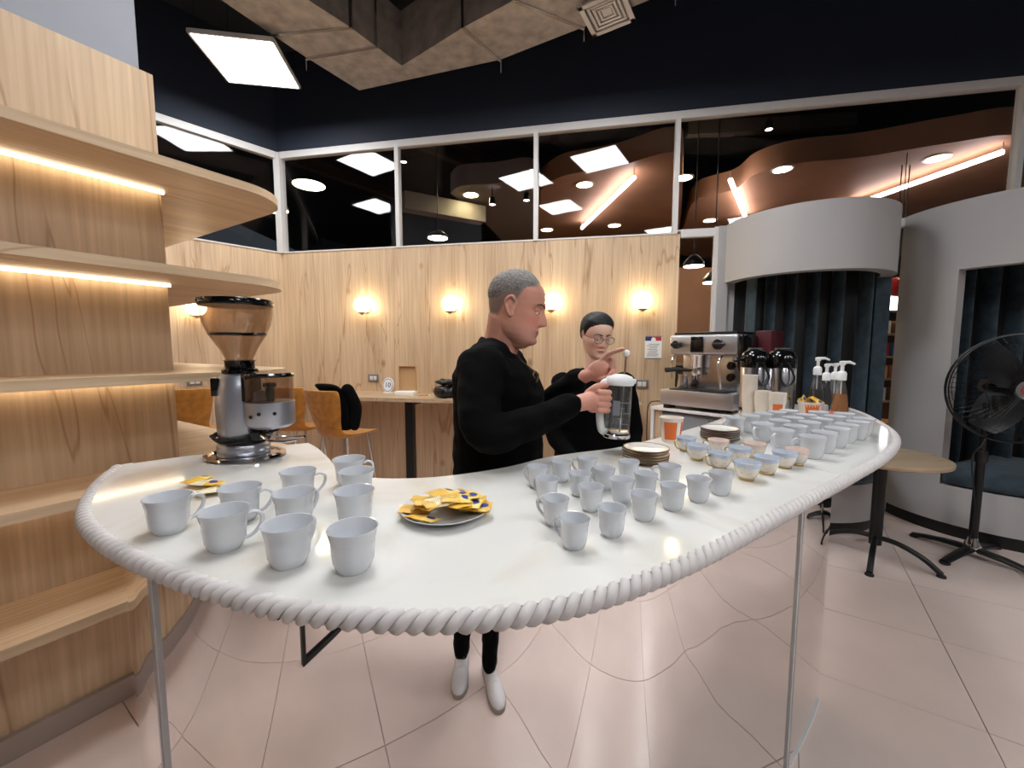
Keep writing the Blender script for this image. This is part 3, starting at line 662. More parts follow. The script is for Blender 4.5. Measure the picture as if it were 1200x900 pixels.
# globe wall lamps
def lamp(p, n, label):
    t = thing('wall_lamp', p, label, 'wall lamp', 'globe lamps on the oak walls'); n = Vector(n)
    d = Vector((-n.y, n.x, 0)); M = Matrix((d, Vector((0, 0, 1)), n)).transposed()
    MB().lathe([(0, 0), (.05, 0), (.05, .012), (.03, .018), (0, .018)], 24, (0, 0, -.03), M).build('wall_plate', 'brass', t)
    MB().tube([n * .015 + Vector((0, 0, -.035)), n * .07 + Vector((0, 0, -.075)), n * .10 + Vector((0, 0, -.085))], .007, 8).build('arm', 'brass', t)
    MB().lathe([(0, -.03), (.012, -.03), (.02, -.018), (.042, -.012), (.045, .0)], 20, n * .10 + Vector((0, 0, -.075))).build('socket_cup', 'brass', t)
    MB().ell(n * .10, (.082, .082, .082), seg=32, rings=18).build('globe', 'globe_light', t, smooth=80)
    return t
for k, px in enumerate((430, 531, 647, 752)):
    p = onwall(px, 358); p.z = dep(px, 357.5 - k * 1.8, p.y - .1).z
    lamp(p, WU, ('glowing white globe wall lamp beside the corner, above the mustard stool', 'glowing white globe wall lamp above the open cardboard box', "glowing white globe wall lamp by the man's face", 'glowing white globe wall lamp above the framed wall notice')[k])
r = ray(227, 361); c0 = Vector((0, 0, CAMH)); tt = LWN.dot(WC - c0) / LWN.dot(r); lp = c0 + r * tt
lamp(lp, -LWN, 'glowing white globe wall lamp behind the coffee grinder hopper')
def plate(p, n, label):
    t = thing('wall_socket', p, label, 'socket'); n = Vector(n); a = math.atan2(n.y, n.x); t.rotation_euler = (0, 0, a)
    MB().box((.006, 0, 0), (.012, .125, .085), bev=.003).build('face_plate', 'switch_grey', t)
    for k in (-1, 1): MB().box((.013, k * .022, 0), (.006, .036, .045), bev=.002).build('insert', 'white_frame', t)
plate(onwall(438, 443), WU, 'grey double wall socket beside the round number stand')
plate(onwall(752, 450), WU, 'grey double wall socket under the wall notice')
r = ray(228, 447); tt = LWN.dot(WC - c0) / LWN.dot(r); plate(c0 + r * tt, -LWN, 'grey double wall socket past the shelf end')
# wall notice
np_ = onwall(765.5, 407); nt_ = thing('wall_notice', np_ + WU * .002, 'white printed notice with red and blue header taped on the oak wall', 'notice'); nt_.rotation_euler = (0, 0, math.atan2(WU.y, WU.x))
MB().box((.0, 0, 0), (.003, .155, .215)).build('sheet', 'paper_white', nt_, smooth=0)
MB().box((.002, .03, .082), (.002, .085, .04)).build('header_block', 'ink_red', nt_, smooth=0); MB().box((.002, -.045, .082), (.002, .062, .04)).build('header_block', 'ink_blue', nt_, smooth=0)
MB().lathe([(0, 0), (.022, 0), (.022, .0015), (0, .0015)], 20, (.003, .0, .072), Matrix.Rotation(R(90), 3, 'Y')).build('crest', 'paper_white', nt_)
for k in range(8): MB().box((.002, random.uniform(-.01, .01), .03 - k * .016), (.0015, random.uniform(.07, .11), .005)).build('text_line', 'ink_grey', nt_, smooth=0)
for z in (-.105, .105): MB().box((.0015, 0, z), (.003, .157, .005)).build('border', 'ink_grey', nt_, smooth=0)
# things on the wall desk
def ondesk(px, py): p = at(px, py, DKH); return Vector((p.x, p.y, DKH))
wa = math.atan2(WD.y, WD.x)
p = ondesk(455, 461); nb = thing('table_number', p, 'round white table number stand reading 10 on the wall desk', 'number stand', rz=wa)
MB().box((0, 0, .006), (.10, .06, .012), bev=.004).build('foot', 'plastic_white', nb)
Mx = Matrix.Rotation(R(80), 3, 'X')
MB().lathe([(0, -.004), (.068, -.004), (.072, 0), (.068, .004), (0, .004)], 32, (0, 0, .088), Mx @ Matrix.Diagonal((.9, 1.1, 1))).build('disc', 'plastic_white', nb)
MB().lathe([(.056, .0042), (.062, .0042), (.062, .0056), (.056, .0056)], 32, (0, 0, .088), Mx @ Matrix.Diagonal((.9, 1.1, 1)), closed=True).build('ring', 'ink_grey', nb)
text_mesh('10', .07, 'ink_blue', nb, (0, -.007, .088), (R(80), 0, 0))
p = ondesk(476, 463); bx = thing('cardboard_box', p, 'open brown cardboard box with white tray standing on the wall desk', 'box', rz=wa)
MB().box((0, 0, .02), (.20, .12, .04), bev=.002).build('tray', 'paper_white', bx)
MB().box((0, .055, .16), (.175, .008, .26)).build('lid_panel', 'kraft', bx, smooth=0)
for x in (-.09, .09): MB().box((x, .045, .16), (.006, .03, .26)).build('lid_side', 'kraft', bx, smooth=0)
MB().box((0, .045, .292), (.186, .03, .006)).build('lid_side', 'kraft', bx, smooth=0)
p = ondesk(497, 464); ph = thing('notebook', p, 'small brown notebook lying beside the cardboard box', 'notebook', rz=wa + .2); MB().box((0, 0, .008), (.10, .07, .016), bev=.002).build('cover', 'kraft', ph); MB().box((.004, 0, .008), (.10, .064, .010)).build('pages', 'paper_white', ph, smooth=0)
p = ondesk(523, 466); bg = thing('black_bag', p, 'crumpled black bag on the wall desk behind the man', 'bag')
def blob(d, seed, amp=.18, seg=28, rings=18, c=(0, 0, 0)):
    rnd = random.Random(seed); k = [(rnd.uniform(2, 6), rnd.uniform(0, 6), rnd.uniform(2, 6)) for _ in range(5)]; m = MB(); m.ell((0, 0, 0), (1, 1, 1), None, seg, rings)
    o = []
    for x, y, z in m.v:
        s = 1 + amp * sum(math.sin(a * x * 2 + b + y * c_) for a, b, c_ in k) / 3; o.append((c[0] + x * d[0] * s, c[1] + y * d[1] * s, c[2] + max(z * s, -.92) * d[2])); 
    m.v = o; return m
blob((.12, .09, .065), 3, c=(0, 0, .06)).build('pouch', 'black_bag', bg, smooth=60); blob((.10, .06, .03), 5, .3, c=(.0, 0, .15)).build('gathered_top', 'black_bag', bg, smooth=60)

# ================================================================== CROCKERY ON THE COUNTER
def cup_mesh(name, label, group, r, h, handle=True, base=.66, style='plain'):
    t = thing(name, (0, 0, 0), label, 'cup', group)
    if style == 'plain':
        pr = [(0, .004 * h / .07), (r * base * .80, .003), (r * base * .86, 0), (r * base * .92, .002), (r * base * 1.02, h * .07), (r * .80, h * .25), (r * .845, h * .55), (r * .865, h * .74), (r * .885, h * .755), (r * .885, h * .775), (r * .90, h * .79), (r * .955, h * .93), (r, h * .985), (r * 1.0, h), (r * .965, h * .995), (r * .92, h * .93), (r * .84, h * .74), (r * .79, h * .3), (r * .62, h * .1), (0, h * .08)]
        mt = 'porcelain'
    else:
        pr = [(0, .006), (r * .50, .006), (r * .58, .009), (r * .66, h * .22), (r * .84, h * .5), (r * .93, h * .8), (r, h), (r * .965, h), (r * .89, h * .8), (r * .80, h * .5), (r * .60, h * .22), (0, h * .16)]
        mt = 'teacup_print' if style == 'blue' else 'teacup_pink'
    MB().lathe(pr, 30).build('bowl', mt, t, smooth=50)
    if style != 'plain':
        MB().lathe([(r * .50, 0), (r * .56, 0), (r * .57, .006), (r * .5, .009)], 26, closed=True).build('foot_ring', 'gold', t)
    if handle:
        k = h / .072; ru, rl = (.895, .765) if style == 'plain' else (.925, .66); xu, xl = r * ru, r * rl; x0 = xu
        pts = spline([(xu, 0, h * .80), (x0 + .011 * k, 0, h * .85), (x0 + .022 * k, 0, h * .74), (x0 + .020 * k, 0, h * .5), (x0 + .008 * k, 0, h * .28), (xl, 0, h * .20)], 5)
        MB().tube(pts, .0034 * k, 8, flat=(1.5, 1)).build('handle', 'porcelain' if style == 'plain' else 'gold', t, smooth=70)
    return t
def place(proto, spots, used=[]):
    for i, (p, a, lab) in enumerate(spots):
        if id(proto) not in used:
            used.append(id(proto)); proto.location = p; proto.rotation_euler = (0, 0, a)
            if lab: proto['label'] = lab
        else: dup(proto, p, a, lab)
def oncounter(px, py, h=0): p = at(px, py, CT + h); return Vector((p.x, p.y, CT))
BH = .072
big = cup_mesh('coffee_cup', 'large white porcelain coffee cup on the counter end by the grinder', 'large white cups beside the grinder', .0405, BH)
LL = 'large white porcelain cup standing among cups between grinder and sachet plate'
place(big, [(oncounter(x, y, BH), R(a), l) for x, y, a, l in (
    (196, 581, 55, 'large white porcelain cup standing beside loose yellow sachets at the rope edge'), (262, 597, 25, 'large white porcelain cup with handle showing in front of loose sachets'), (281, 570, 20, 'large white porcelain cup just behind the loose yellow sachets'),
    (337, 612, 75, LL), (413, 617, 80, LL), (344, 576, 70, LL), (349, 551, 20, 'large white porcelain cup with handle showing, nearest the grinder base'), (415, 574, 80, LL), (418, 551, 85, LL), (409, 537, 15, 'large white porcelain cup with handle showing at the inner counter edge'))])
SH = .056
small = cup_mesh('espresso_cup', 'small white porcelain cup in the cluster beside the sachet plate', 'small white cups in the cluster', .0290, SH)
SL = 'small white porcelain cup in the cluster between sachet plate and patterned teacups'
place(small, [(oncounter(x, y, SH), R(random.uniform(85, 150)), SL) for x, y in ((673, 606), (717, 594), (651, 583), (641, 560), (630, 546), (693, 569), (680, 554), (658, 540), (688, 536), (708, 548), (729, 561), (737, 540), (755, 578), (789, 568), (819, 560), (845, 553), (757, 554), (785, 545))])
TH_ = .050
tea = cup_mesh('teacup', 'blue rimmed floral teacup with gilt foot on the counter', 'floral teacups', .0345, TH_, True, style='blue')
TL = 'blue rimmed floral teacup with gilt foot in the row before the white cups'
place(tea, [(oncounter(x, y, TH_), R(a), l) for x, y, a, l in ((876, 541, 100, TL), (899, 535, 95, TL), (920, 529, 90, TL), (844, 530, 190, 'blue rimmed floral teacup with gilt handle turned towards the saucers'), (867, 524, 120, TL), (817, 521, 110, 'blue rimmed floral teacup standing between the orange cup and saucers'), (804, 512, 200, 'blue rimmed floral teacup touching the orange paper cup'))])
tp2 = cup_mesh('teacup', 'pink rimmed floral teacup with gilt foot', 'floral teacups', .0345, TH_, True, style='pink')
place(tp2, [(oncounter(x, y, TH_), R(a), l) for x, y, a, l in ((934, 526, 80, 'pink rimmed floral teacup beside the tall white cups'), (885, 519, 130, 'pink rimmed floral teacup behind the blue rimmed teacups'), (842, 515, 150, 'pink rimmed floral teacup in front of the smaller saucer stack'))])
RL = 'large white porcelain cup in the block of cups before the flasks and syrups'
rows = [((953, 511), (1013, 490), 6, 165), ((916, 503), (990, 484), 6, 190), ((893, 496), (960, 482.5), 5, 190), ((862, 489), (925, 480.5), 5, 195)]
sp = []
for a, b, n, ha in rows:
    A = oncounter(*a, BH); B = oncounter(*b, BH)
    for k in range(n):
        p = A.lerp(B, k / (n - 1)) + Vector((random.uniform(-.006, .006), random.uniform(-.006, .006), 0)); sp.append((p, R(ha + random.uniform(-25, 25)), RL))
for i, (p, a, l) in enumerate(sp): c_ = dup(big, p, a, l, 'large white cups before the flasks')
# saucer stacks
def saucer():
    t = thing('saucer', (0, 0, 0), '', 'saucer', 'stacked floral saucers'); r = .070
    MB().lathe([(0, .002), (r * .55, .0), (r * .58, .001), (r * .8, .005), (r, .010), (r * .99, .0125), (r * .78, .0075), (r * .55, .0045), (0, .0045)], 36).build('dish', 'porcelain_warm', t, smooth=50)
    MB().lathe([(r * .97, .009), (r * 1.008, .0098), (r * 1.008, .0132), (r * .97, .0124)], 36, closed=True).build('gilt_rim', 'gilt_dark', t)
    return t
mat('gilt_dark', S(92, 62, 34), .35, .6)
sc0 = saucer(); k0 = 0
for px, py, lab in ((756, 541, 'floral saucer with dark gilt rim in the stack beside the small white cups'), (843, 515, 'floral saucer with dark gilt rim in the stack behind the pink teacup')):
    p = oncounter(px, py)
    for k in range(5):
        q = p + Vector((random.uniform(-.002, .002), random.uniform(-.002, .002), k * .0088)); o = sc0 if k0 == 0 else dup(sc0, q); k0 += 1
        o.location = q; o['label'] = lab
# plate of sachets
pp = oncounter(522, 603); pl = thing('plate', pp, 'white porcelain plate heaped with yellow sachets', 'plate')
MB().lathe([(0, .003), (.055, 0), (.058, .001), (.075, .008), (.094, .017), (.0945, .0195), (.075, .0115), (.055, .005), (0, .005)], 44).build('dish', 'porcelain', pl, smooth=50)
def sachet(mt):
    t = thing('sachet', (0, 0, 0), '', 'sachet', 'yellow sachets on the plate'); vs = []; fs = []; n, mm = 9, 7; L, W = .066, .040
    for s in (1, -1):
        for i in range(n):
            for j in range(mm):
                x = i / (n - 1) * 2 - 1; y = j / (mm - 1) * 2 - 1; z = .0042 * (1 - x ** 4) * (1 - y ** 4) + .0004; z += .0012 * math.sin(5 * x + 2 * y) * (1 - x * x)
                vs.append((x * L / 2, y * W / 2, s * z))
    N_ = n * mm
    for i in range(n - 1):
        for j in range(mm - 1): a = i * mm + j; fs.append((a, a + mm, a + mm + 1, a + 1)); fs.append((a + N_, a + 1 + N_, a + mm + 1 + N_, a + mm + N_))
    MB().add(vs, fs).build('packet', mt, t, smooth=60); return t
sy = sachet('sachet_yellow'); scn = sachet('sachet_cream'); us = set()
def put_sachet(pr, p, e, lab, grp):
    if pr.name in us: o = dup(pr, p, 0, lab, grp)
    else: us.add(pr.name); o = pr
    o.location = p; o.rotation_euler = e; o['label'] = lab; o['group'] = grp
rnd = random.Random(11)
for k in range(30):
    lay = k / 30; rr = .070 * (1 - lay * .62); a = rnd.uniform(0, 6.28)
    p = pp + Vector((rr * math.cos(a) * 1.05 + .004, rr * math.sin(a) * .9 - .012, .013 + .032 * lay + rnd.uniform(0, .003)))
    put_sachet(sy if rnd.random() < .66 else scn, p, (rnd.uniform(-.22, .22), rnd.uniform(-.22, .22), rnd.uniform(-.5, .9)), 'yellow printed sachet in the heap on the white plate', 'yellow sachets on the plate')
q = oncounter(566, 600); put_sachet(scn, q + Vector((-.02, -.008, .017)), (.05, -.12, .25), 'cream and yellow sachet hanging over the plate rim', None)
for k, (x, y, a) in enumerate(((236, 577, .2), (246, 570, -.4), (250, 580, .7), (232, 569, 1.2), (243, 575, -.1))):
    put_sachet(sy if k % 2 else scn, oncounter(x, y) + Vector((0, 0, .0045 + .004 * k)), (0, .0, a), 'yellow printed sachet lying loose between the large white cups', 'loose sachets among the cups')

# ================================================================== GRINDER
gp = at(287, 534, CT); G = thing('coffee_grinder', (gp.x, gp.y, CT), 'silver coffee grinder with smoked bean hopper on the counter', 'coffee grinder')
G.scale = (.93, .93, .93)
MB().lathe([(0, 0), (.118, 0), (.128, .006), (.126, .014), (.112, .016), (.108, .010), (0, .010)], 44, (.01, -.01, 0), Matrix.Diagonal((1.05, .85, 1))).build('drip_tray', 'chrome', G, smooth=50)
MB().lathe([(.078, .010), (.082, .014), (.082, .05), (.074, .058)], 40).build('foot', 'alu_cast', G, smooth=50)
MB().lathe([(.070, .05), (.074, .062), (.078, .10), (.080, .17), (.078, .24), (.070, .285), (.058, .298), (0, .30)], 44).build('body', 'alu_cast', G, smooth=60)
MB().box((-.040, -.050, .255), (.05, .035, .062), rotz(.5), bev=.004).build('grind_plate', 'gloss_black', G)
MB().lathe([(.052, .296), (.056, .30), (.056, .312), (.046, .318), (.046, .34), (.05, .345)], 36).build('adjustment_collar', 'gloss_black', G, smooth=40)
hp_ = [(.042, .338), (.044, .352), (.058, .385), (.085, .43), (.103, .47), (.110, .51), (.111, .535)]
MB().lathe(hp_ + [(r - .003, z) for r, z in reversed(hp_)], 44, closed=True).build('hopper', 'smoke_glass', G, smooth=60)
MB().lathe([(.087, .4325), (.0895, .436), (.0865, .44)], 40, closed=True).build('fill_ring', 'gloss_black', G)
MB().lathe([(.112, .532), (.114, .536), (.114, .548), (.108, .556), (.06, .562), (0, .563)], 44).build('lid', 'gloss_black', G, smooth=40)
for a in range(8):
    aa = a * math.pi / 4; MB().box((.112 * math.cos(aa), .112 * math.sin(aa), .548), (.008, .02, .014), rotz(aa), bev=.002).build('lid_tab', 'gloss_black', G)
dc = Vector((.128, -.045, 0))
MB().lathe([(.058, .115), (.074, .125), (.076, .13), (.076, .205), (0, .206)], 36, dc).build('doser_body', 'alu_cast', G, smooth=40)
MB().box((.065, -.02, .17), (.07, .07, .14), rotz(-.34), bev=.006).build('doser_neck', 'alu_cast', G)
MB().lathe([(.074, .205), (.074, .292), (.071, .292), (.071, .205)], 36, dc, closed=True).build('doser_glass', 'smoke_glass', G, smooth=50)
MB().lathe([(.0, .205), (.014, .205), (.014, .25), (.022, .256), (.02, .268), (0, .27)], 20, dc).build('doser_star', 'gloss_black', G)
MB().lathe([(0, .290), (.077, .290), (.078, .297), (.072, .303), (.03, .306), (0, .306)], 36, dc).build('doser_lid', 'gloss_black', G, smooth=40)
MB().box(dc + Vector((-.066, .006, .255)), (.03, .07, .10), bev=.004).build('doser_bracket', 'gloss_black', G)
for k, (a, z) in enumerate(((-1.9, .16), (-1.5, .17), (-.9, .17))): MB().lathe([(0, 0), (.006, 0), (.006, .004), (0, .005)], 12, dc + Vector((.075 * math.cos(a), .075 * math.sin(a), z)), Matrix.Rotation(a, 3, 'Z') @ Matrix.Rotation(R(90), 3, 'Y')).build('screw', 'rubber', G)
for s in (-1, 1): MB().tube(spline([dc + Vector((-.05, s * .006, .10)), dc + Vector((0, s * .028, .075)), dc + Vector((.06, s * .034, .07)), dc + Vector((.10, s * .026, .075))], 5), .0045, 8).build('portafilter_fork', 'chrome', G)
MB().box(dc + Vector((-.045, 0, .10)), (.03, .05, .06), bev=.004).build('fork_mount', 'gloss_black', G)
for k in range(3):
    MB().tube([Vector(((.083 + .004 * k) * math.cos(a), (.083 + .004 * k) * math.sin(a), .062 + .009 * k + .006 * math.sin(2 * a + k))) for a in [i * math.pi / 20 for i in range(40)]], .0048, 7, closed=True).build('wrapped_cord', 'rubber', G, smooth=70)
MB().tube(spline([(-.085, -.03, .07), (-.11, -.01, .075), (-.10, .04, .07), (-.07, .06, .065)], 6), .0045, 7).build('cord_loop', 'rubber', G)
MB().tube(spline([(.06, -.062, .075), (.10, -.05, .09), (.135, -.02, .10), (.10, .03, .09)], 6), .0045, 7).build('cord_loop', 'rubber', G)

# ================================================================== FLASKS, PAPER CUPS, SYRUPS
def flask(p, rz, label):
    t = thing('vacuum_flask', p, label, 'flask', None, rz); r = .074
    MB().lathe([(0, 0), (r * .98, 0), (r, .012), (r, .018)], 36).build('base', 'plastic_black', t)
    MB().lathe([(r * .985, .016), (r * .985, .25), (r * .9, .262)], 40).build('body', 'steel', t, smooth=40)
    MB().lathe([(r * 1.0, .25), (r * 1.02, .26), (r * 1.0, .30), (r * .86, .335), (r * .5, .352), (0, .356)], 36).build('pump_head', 'gloss_black', t, smooth=50)
    MB().box((.0, 0, .352), (.07, .05, .02), bev=.008).build('press_button', 'plastic_black', t)
    MB().tube([(-.06, 0, .30), (-.095, 0, .30), (-.118, 0, .285)], [.016, .014, .011], 12).build('spout', 'gloss_black', t)
    MB().tube(spline([(.0, -r * 1.02, .28), (.03, -r * 1.2, .2), (.0, -r * 1.22, .155), (-.035, -r * 1.2, .19), (-.03, -r * 1.02, .28)], 6), .006, 8).build('carry_handle', 'plastic_black', t)
    return t
f1 = at(913, 482, CT); flask(f1, -.2, 'steel vacuum flask with black pump top behind the orange cup stack')
f2 = at(882, 480.5, CT); flask(f2, 0, 'steel vacuum flask with black pump top behind the tall plain cup stack')
def pcup(name, p, r, h, label, cat='cup', orange=False, group=None, flip=False):
    t = thing(name, p, label, cat, group)
    pr = [(0, .003), (r * .72, .003), (r * .74, 0), (r * .77, .002), (r, h - .004), (r * 1.04, h - .002), (r * 1.04, h), (r * .97, h), (r * .72, .008), (0, .008)]
    if flip: pr = [(q, h - z) for q, z in reversed(pr)]
    MB().lathe(pr, 28).build('wall', 'paper_cup', t, smooth=40)
    if orange:
        f = lambda z: (r * (.77 + .23 * z / h) + .0006)
        A = [R(-150 + 200 * i / 16) for i in range(17)]; z0, z1 = h * .12, h * .84; vs = [(f(z) * math.cos(a), f(z) * math.sin(a), z) for a in A for z in (z0, z1)]
        MB().add(vs, [(2 * i, 2 * i + 2, 2 * i + 3, 2 * i + 1) for i in range(16)]).build('orange_print', 'paper_orange', t, smooth=60)
        A = [R(-82 + 24 * i / 4) for i in range(5)]; vs = [((f(z) + .0008) * math.cos(a), (f(z) + .0008) * math.sin(a), z) for a in A for z in (z0, z1)]
        MB().add(vs, [(2 * i, 2 * i + 2, 2 * i + 3, 2 * i + 1) for i in range(4)]).build('white_band', 'paper_white', t, smooth=60)
    return t
p = at(786, 517, CT); pcup('paper_cup', p, .043, .095, 'orange and white paper cup standing alone beside the teacups', orange=True)
def stack(px, py, n, r, h, step, label, orange):
    p = at(px, py, CT); o0 = None
    for k in range(n):
        q = p + Vector((0, 0, k * step))
        if o0 is None: o0 = pcup('paper_cup', q, r, h, label, orange=orange, group=label + ' group')
        else: dup(o0, q)
stack(877, 486.5, 13, .036, .080, .0115, 'plain paper cup nested in the tall stack beside the flask', False)
stack(892.5, 489, 6, .037, .085, .011, 'plain paper cup nested in the short stack before the flasks', False)
stack(909.5, 491, 5, .040, .095, .010, 'orange printed paper cup nested in the stack before the flask', True)
p = at(949, 487, CT); tubp = pcup('paper_tub', p, .058, .075, 'paper tub filled with sachets beside the syrup bottles', 'tub', orange=True)
for k in range(6):
    a = k * 1.05; put_sachet(sy if k % 2 else scn, p + Vector((.026 * math.cos(a), .026 * math.sin(a), .065 + .004 * k)), (1.0 * math.sin(a + 1.3), .9 * math.cos(a), a), 'sachet standing in the paper tub by the syrups', 'sachets in the paper tub')
def syrup(p, h, liq, lev, label, rz=0, col='clear_glass'):
    t = thing('syrup_bottle', p, label, 'bottle', None, rz); r = .040; k = h / .22
    body = [(0, .002), (r, .002), (r * 1.03, .01), (r * 1.0, h * .12), (r * .78, h * .55), (r * .45, h * .86), (r * .36, h * .93), (r * .36, h)]
    MB().lathe(body + [(max(q - .0025, 0), z + (.003 if z < .01 else 0)) for q, z in reversed(body)], 30).build('bottle', col, t, smooth=60)
    lp_ = []
    for (r0, z0), (r1, z1) in zip(body[1:], body[2:]):
        if z0 >= h * lev: break
        lp_.append((r0 - .003, z0 + .004 if z0 < .01 else z0))
        if z1 > h * lev: f = (h * lev - z0) / (z1 - z0); lp_.append((r0 + (r1 - r0) * f - .003, h * lev))
    MB().lathe([(0, .006)] + lp_ + [(0, h * lev)], 28).build('liquid', liq, t, smooth=50)
    MB().lathe([(r * .5, h - .012), (r * .52, h + .022), (r * .40, h + .032), (.008, h + .036), (.008, h + .07)], 22).build('pump_collar', 'plastic_white', t)
    MB().lathe([(.013, h + .066), (.014, h + .082), (.006, h + .086), (0, h + .086)], 18).build('pump_head', 'plastic_white', t)
    MB().tube([(0, 0, h + .078), (.035, 0, h + .080), (.062, 0, h + .070)], [.0085, .007, .005], 10).build('nozzle', 'plastic_white', t)
    MB().tube([(0, 0, h), (0, 0, .02)], .003, 6).build('dip_tube', 'plastic_white', t)
    if liq == 'liquid_amber' and lev > .5: MB().lathe([(r * 1.005, h * .05), (r * .985, h * .20)] + [(r * .975, h * .20), (r * .995, h * .05)], 30, closed=True).build('berry_label', 'pink_pack', t, smooth=60)
    return t
syrup(at(983, 491, CT), .21, 'liquid_amber', .62, 'conical syrup bottle of amber syrup with tall white pump', 0)
syrup(at(955, 484, CT), .225, 'liquid_dark', .60, 'conical syrup bottle of dark syrup with white pump', 0)
syrup(at(966, 480.5, CT), .185, 'liquid_dark', .85, 'slim syrup bottle of dark amber syrup behind the paper tub', .3)
syrup(at(976, 478.5, CT), .185, 'liquid_amber', .45, 'slim syrup bottle of pale amber syrup behind the tall pump', .3)
p = at(964, 488, CT); nb2 = thing('napkin_holder', p, 'small white napkin holder between paper tub and syrup', 'napkin holder'); MB().box((0, 0, .03), (.03, .04, .06), bev=.003).build('holder', 'plastic_white', nb2); MB().box((0, 0, .055), (.02, .036, .02)).build('napkins', 'paper_white', nb2, smooth=0)

# ================================================================== MACHINE TABLE AND ESPRESSO MACHINE
MT = .97
a_ = at(763, 476, MT); b_ = at(868, 488, MT); mdx = (b_ - a_).normalized(); mdy = Vector((-mdx.y, mdx.x, 0)); ma = math.atan2(mdx.y, mdx.x)
mtab = thing('service_table', (a_.x, a_.y, 0), 'white topped grey service table carrying the espresso machine', 'table', rz=ma)
MB().box((.45, .26, MT - .012), (.90, .54, .024), bev=.003).build('tabletop', 'white_laminate', mtab)
MB().box((.012, .26, (MT - .024) / 2), (.024, .52, MT - .024)).build('side_panel', 'white_laminate', mtab, smooth=0)
MB().box((.886, .26, (MT - .024) / 2), (.024, .52, MT - .024)).build('side_panel', 'white_laminate', mtab, smooth=0)
MB().box((.06, .25, (MT - .024) / 2), (.06, .46, MT - .03)).build('oak_divider', 'oak_wall', mtab, smooth=0)
MB().box((.48, .24, MT - .19), (.78, .44, .30), bev=.003).build('drawer_case', 'grey_laminate', mtab)
for k in range(2): MB().box((.285 + .39 * k, .016, MT - .19), (.38, .012, .27), bev=.003).build('drawer', 'grey_laminate', mtab)
MB().box((.45, .5, (MT - .024) / 2), (.86, .02, MT - .024)).build('back_panel', 'grey_laminate', mtab, smooth=0)
def mw(px, py, h):                                          # local coordinates on the table
    p = at(px, py, h) - Vector((a_.x, a_.y, 0)); return p.dot(mdx), p.dot(mdy)
em = thing('espresso_machine', (a_.x, a_.y, MT), 'steel espresso machine with black knobs on the service table', 'espresso machine', rz=ma)
em.scale = (1.12, 1.0, 1.22)
W = .46; x0 = .10; D = .44; y0 = .05
def E_(c, d, nm, mt, bev=.006, M=None): return MB().box((x0 + c[0], y0 + c[1], c[2]), d, M, bev=bev).build(nm, mt, em)
for sx in (.03, W - .03):
    for syy in (.04, D - .04): MB().lathe([(.018, 0), (.018, .03)], 14, (x0 + sx, y0 + syy, 0)).build('foot', 'rubber', em)
E_((W / 2, D / 2 - .03, .075), (W + .05, D + .06, .10), 'drip_base', 'steel_brushed', .006)
E_((W / 2 + .0, .08, .128), (W - .06, .22, .008), 'drip_grid', 'black_metal', .002)
E_((W / 2 + .02, D - .14, .26), (W - .04, .26, .28), 'boiler_case', 'steel', .008)
E_((W / 2, D / 2 + .02, .425), (W + .02, D - .02, .13), 'upper_case', 'steel_brushed', .02)
E_((W / 2, D / 2 + .04, .497), (W - .02, D - .06, .018), 'cup_tray', 'black_metal', .006)
E_((W + .035, D / 2 + .03, .375), (.07, D, .23), 'side_cover', 'gloss_black', .03)
E_((W + .03, D / 2 + .12, .16), (.06, D - .2, .26), 'side_cover', 'plastic_black', .01)
E_((W + .10, D / 2 + .16, .27), (.10, .30, .48), 'rear_cover', 'maroon', .01)
for kx_, r_ in ((.055, .028), (W - .11, .034)):
    MB().lathe([(r_ * .8, 0), (r_, .006), (r_ * .95, .03), (0, .034)], 20, (x0 + kx_, y0 + .02, .425), Matrix.Rotation(R(90), 3, 'X')).build('knob', 'plastic_black', em)
    MB().tube([(x0 + kx_ - .03, y0 - .012, .425), (x0 + kx_ + .05, y0 - .012, .425)], .011, 10).build('knob_grip', 'plastic_black', em)
E_((W / 2 - .03, .018, .425), (.085, .012, .10), 'control_plate', 'gloss_black', .004)
E_((W / 2 - .03, .010, .425), (.028, .01, .045), 'rocker_switch', 'plastic_black', .003)
gx = W / 2 - .06
MB().lathe([(.034, .27), (.040, .28), (.040, .345), (.05, .36)], 28, (x0 + gx, y0 + .10, 0)).build('group_head', 'chrome', em)
MB().lathe([(.0, .215), (.03, .22), (.036, .235), (.036, .27), (0, .272)], 28, (x0 + gx, y0 + .10, 0)).build('portafilter', 'chrome', em)
MB().tube([(x0 + gx - .02, y0 + .08, .255), (x0 + gx - .10, y0 + .0, .262), (x0 + gx - .16, y0 - .06, .256)], [.009, .015, .017], 12).build('portafilter_handle', 'plastic_black', em)
for s in (-1, 1): MB().tube([(x0 + gx + s * .008, y0 + .10, .22), (x0 + gx + s * .016, y0 + .10, .195)], .006, 8).build('spout', 'chrome', em)
MB().tube(spline([(x0 + W - .08, y0 + .02, .36), (x0 + W - .09, y0 - .03, .31), (x0 + W - .075, y0 - .04, .22), (x0 + W - .06, y0 - .05, .15)], 6), .006, 8).build('steam_wand', 'chrome', em)
MB().tube(spline([(x0 + .05, y0 + .03, .36), (x0 + .04, y0 - .03, .31), (x0 + .045, y0 - .03, .20)], 6), .006, 8).build('water_wand', 'chrome', em)
for k in range(2): MB().lathe([(.026, 0), (.026, .006), (.02, .008)], 20, (x0 + W - .07, y0 + .148, .29 - .075 * k), Matrix.Rotation(R(90), 3, 'X')).build('gauge', 'gloss_black', em)
MB().lathe([(.0, .132), (.036, .132), (.04, .14), (.034, .21), (.036, .225), (.033, .225), (.031, .21), (.036, .142), (0, .138)], 24, (x0 + .08, y0 + .09, 0)).build('milk_jug_rest', 'steel', em)
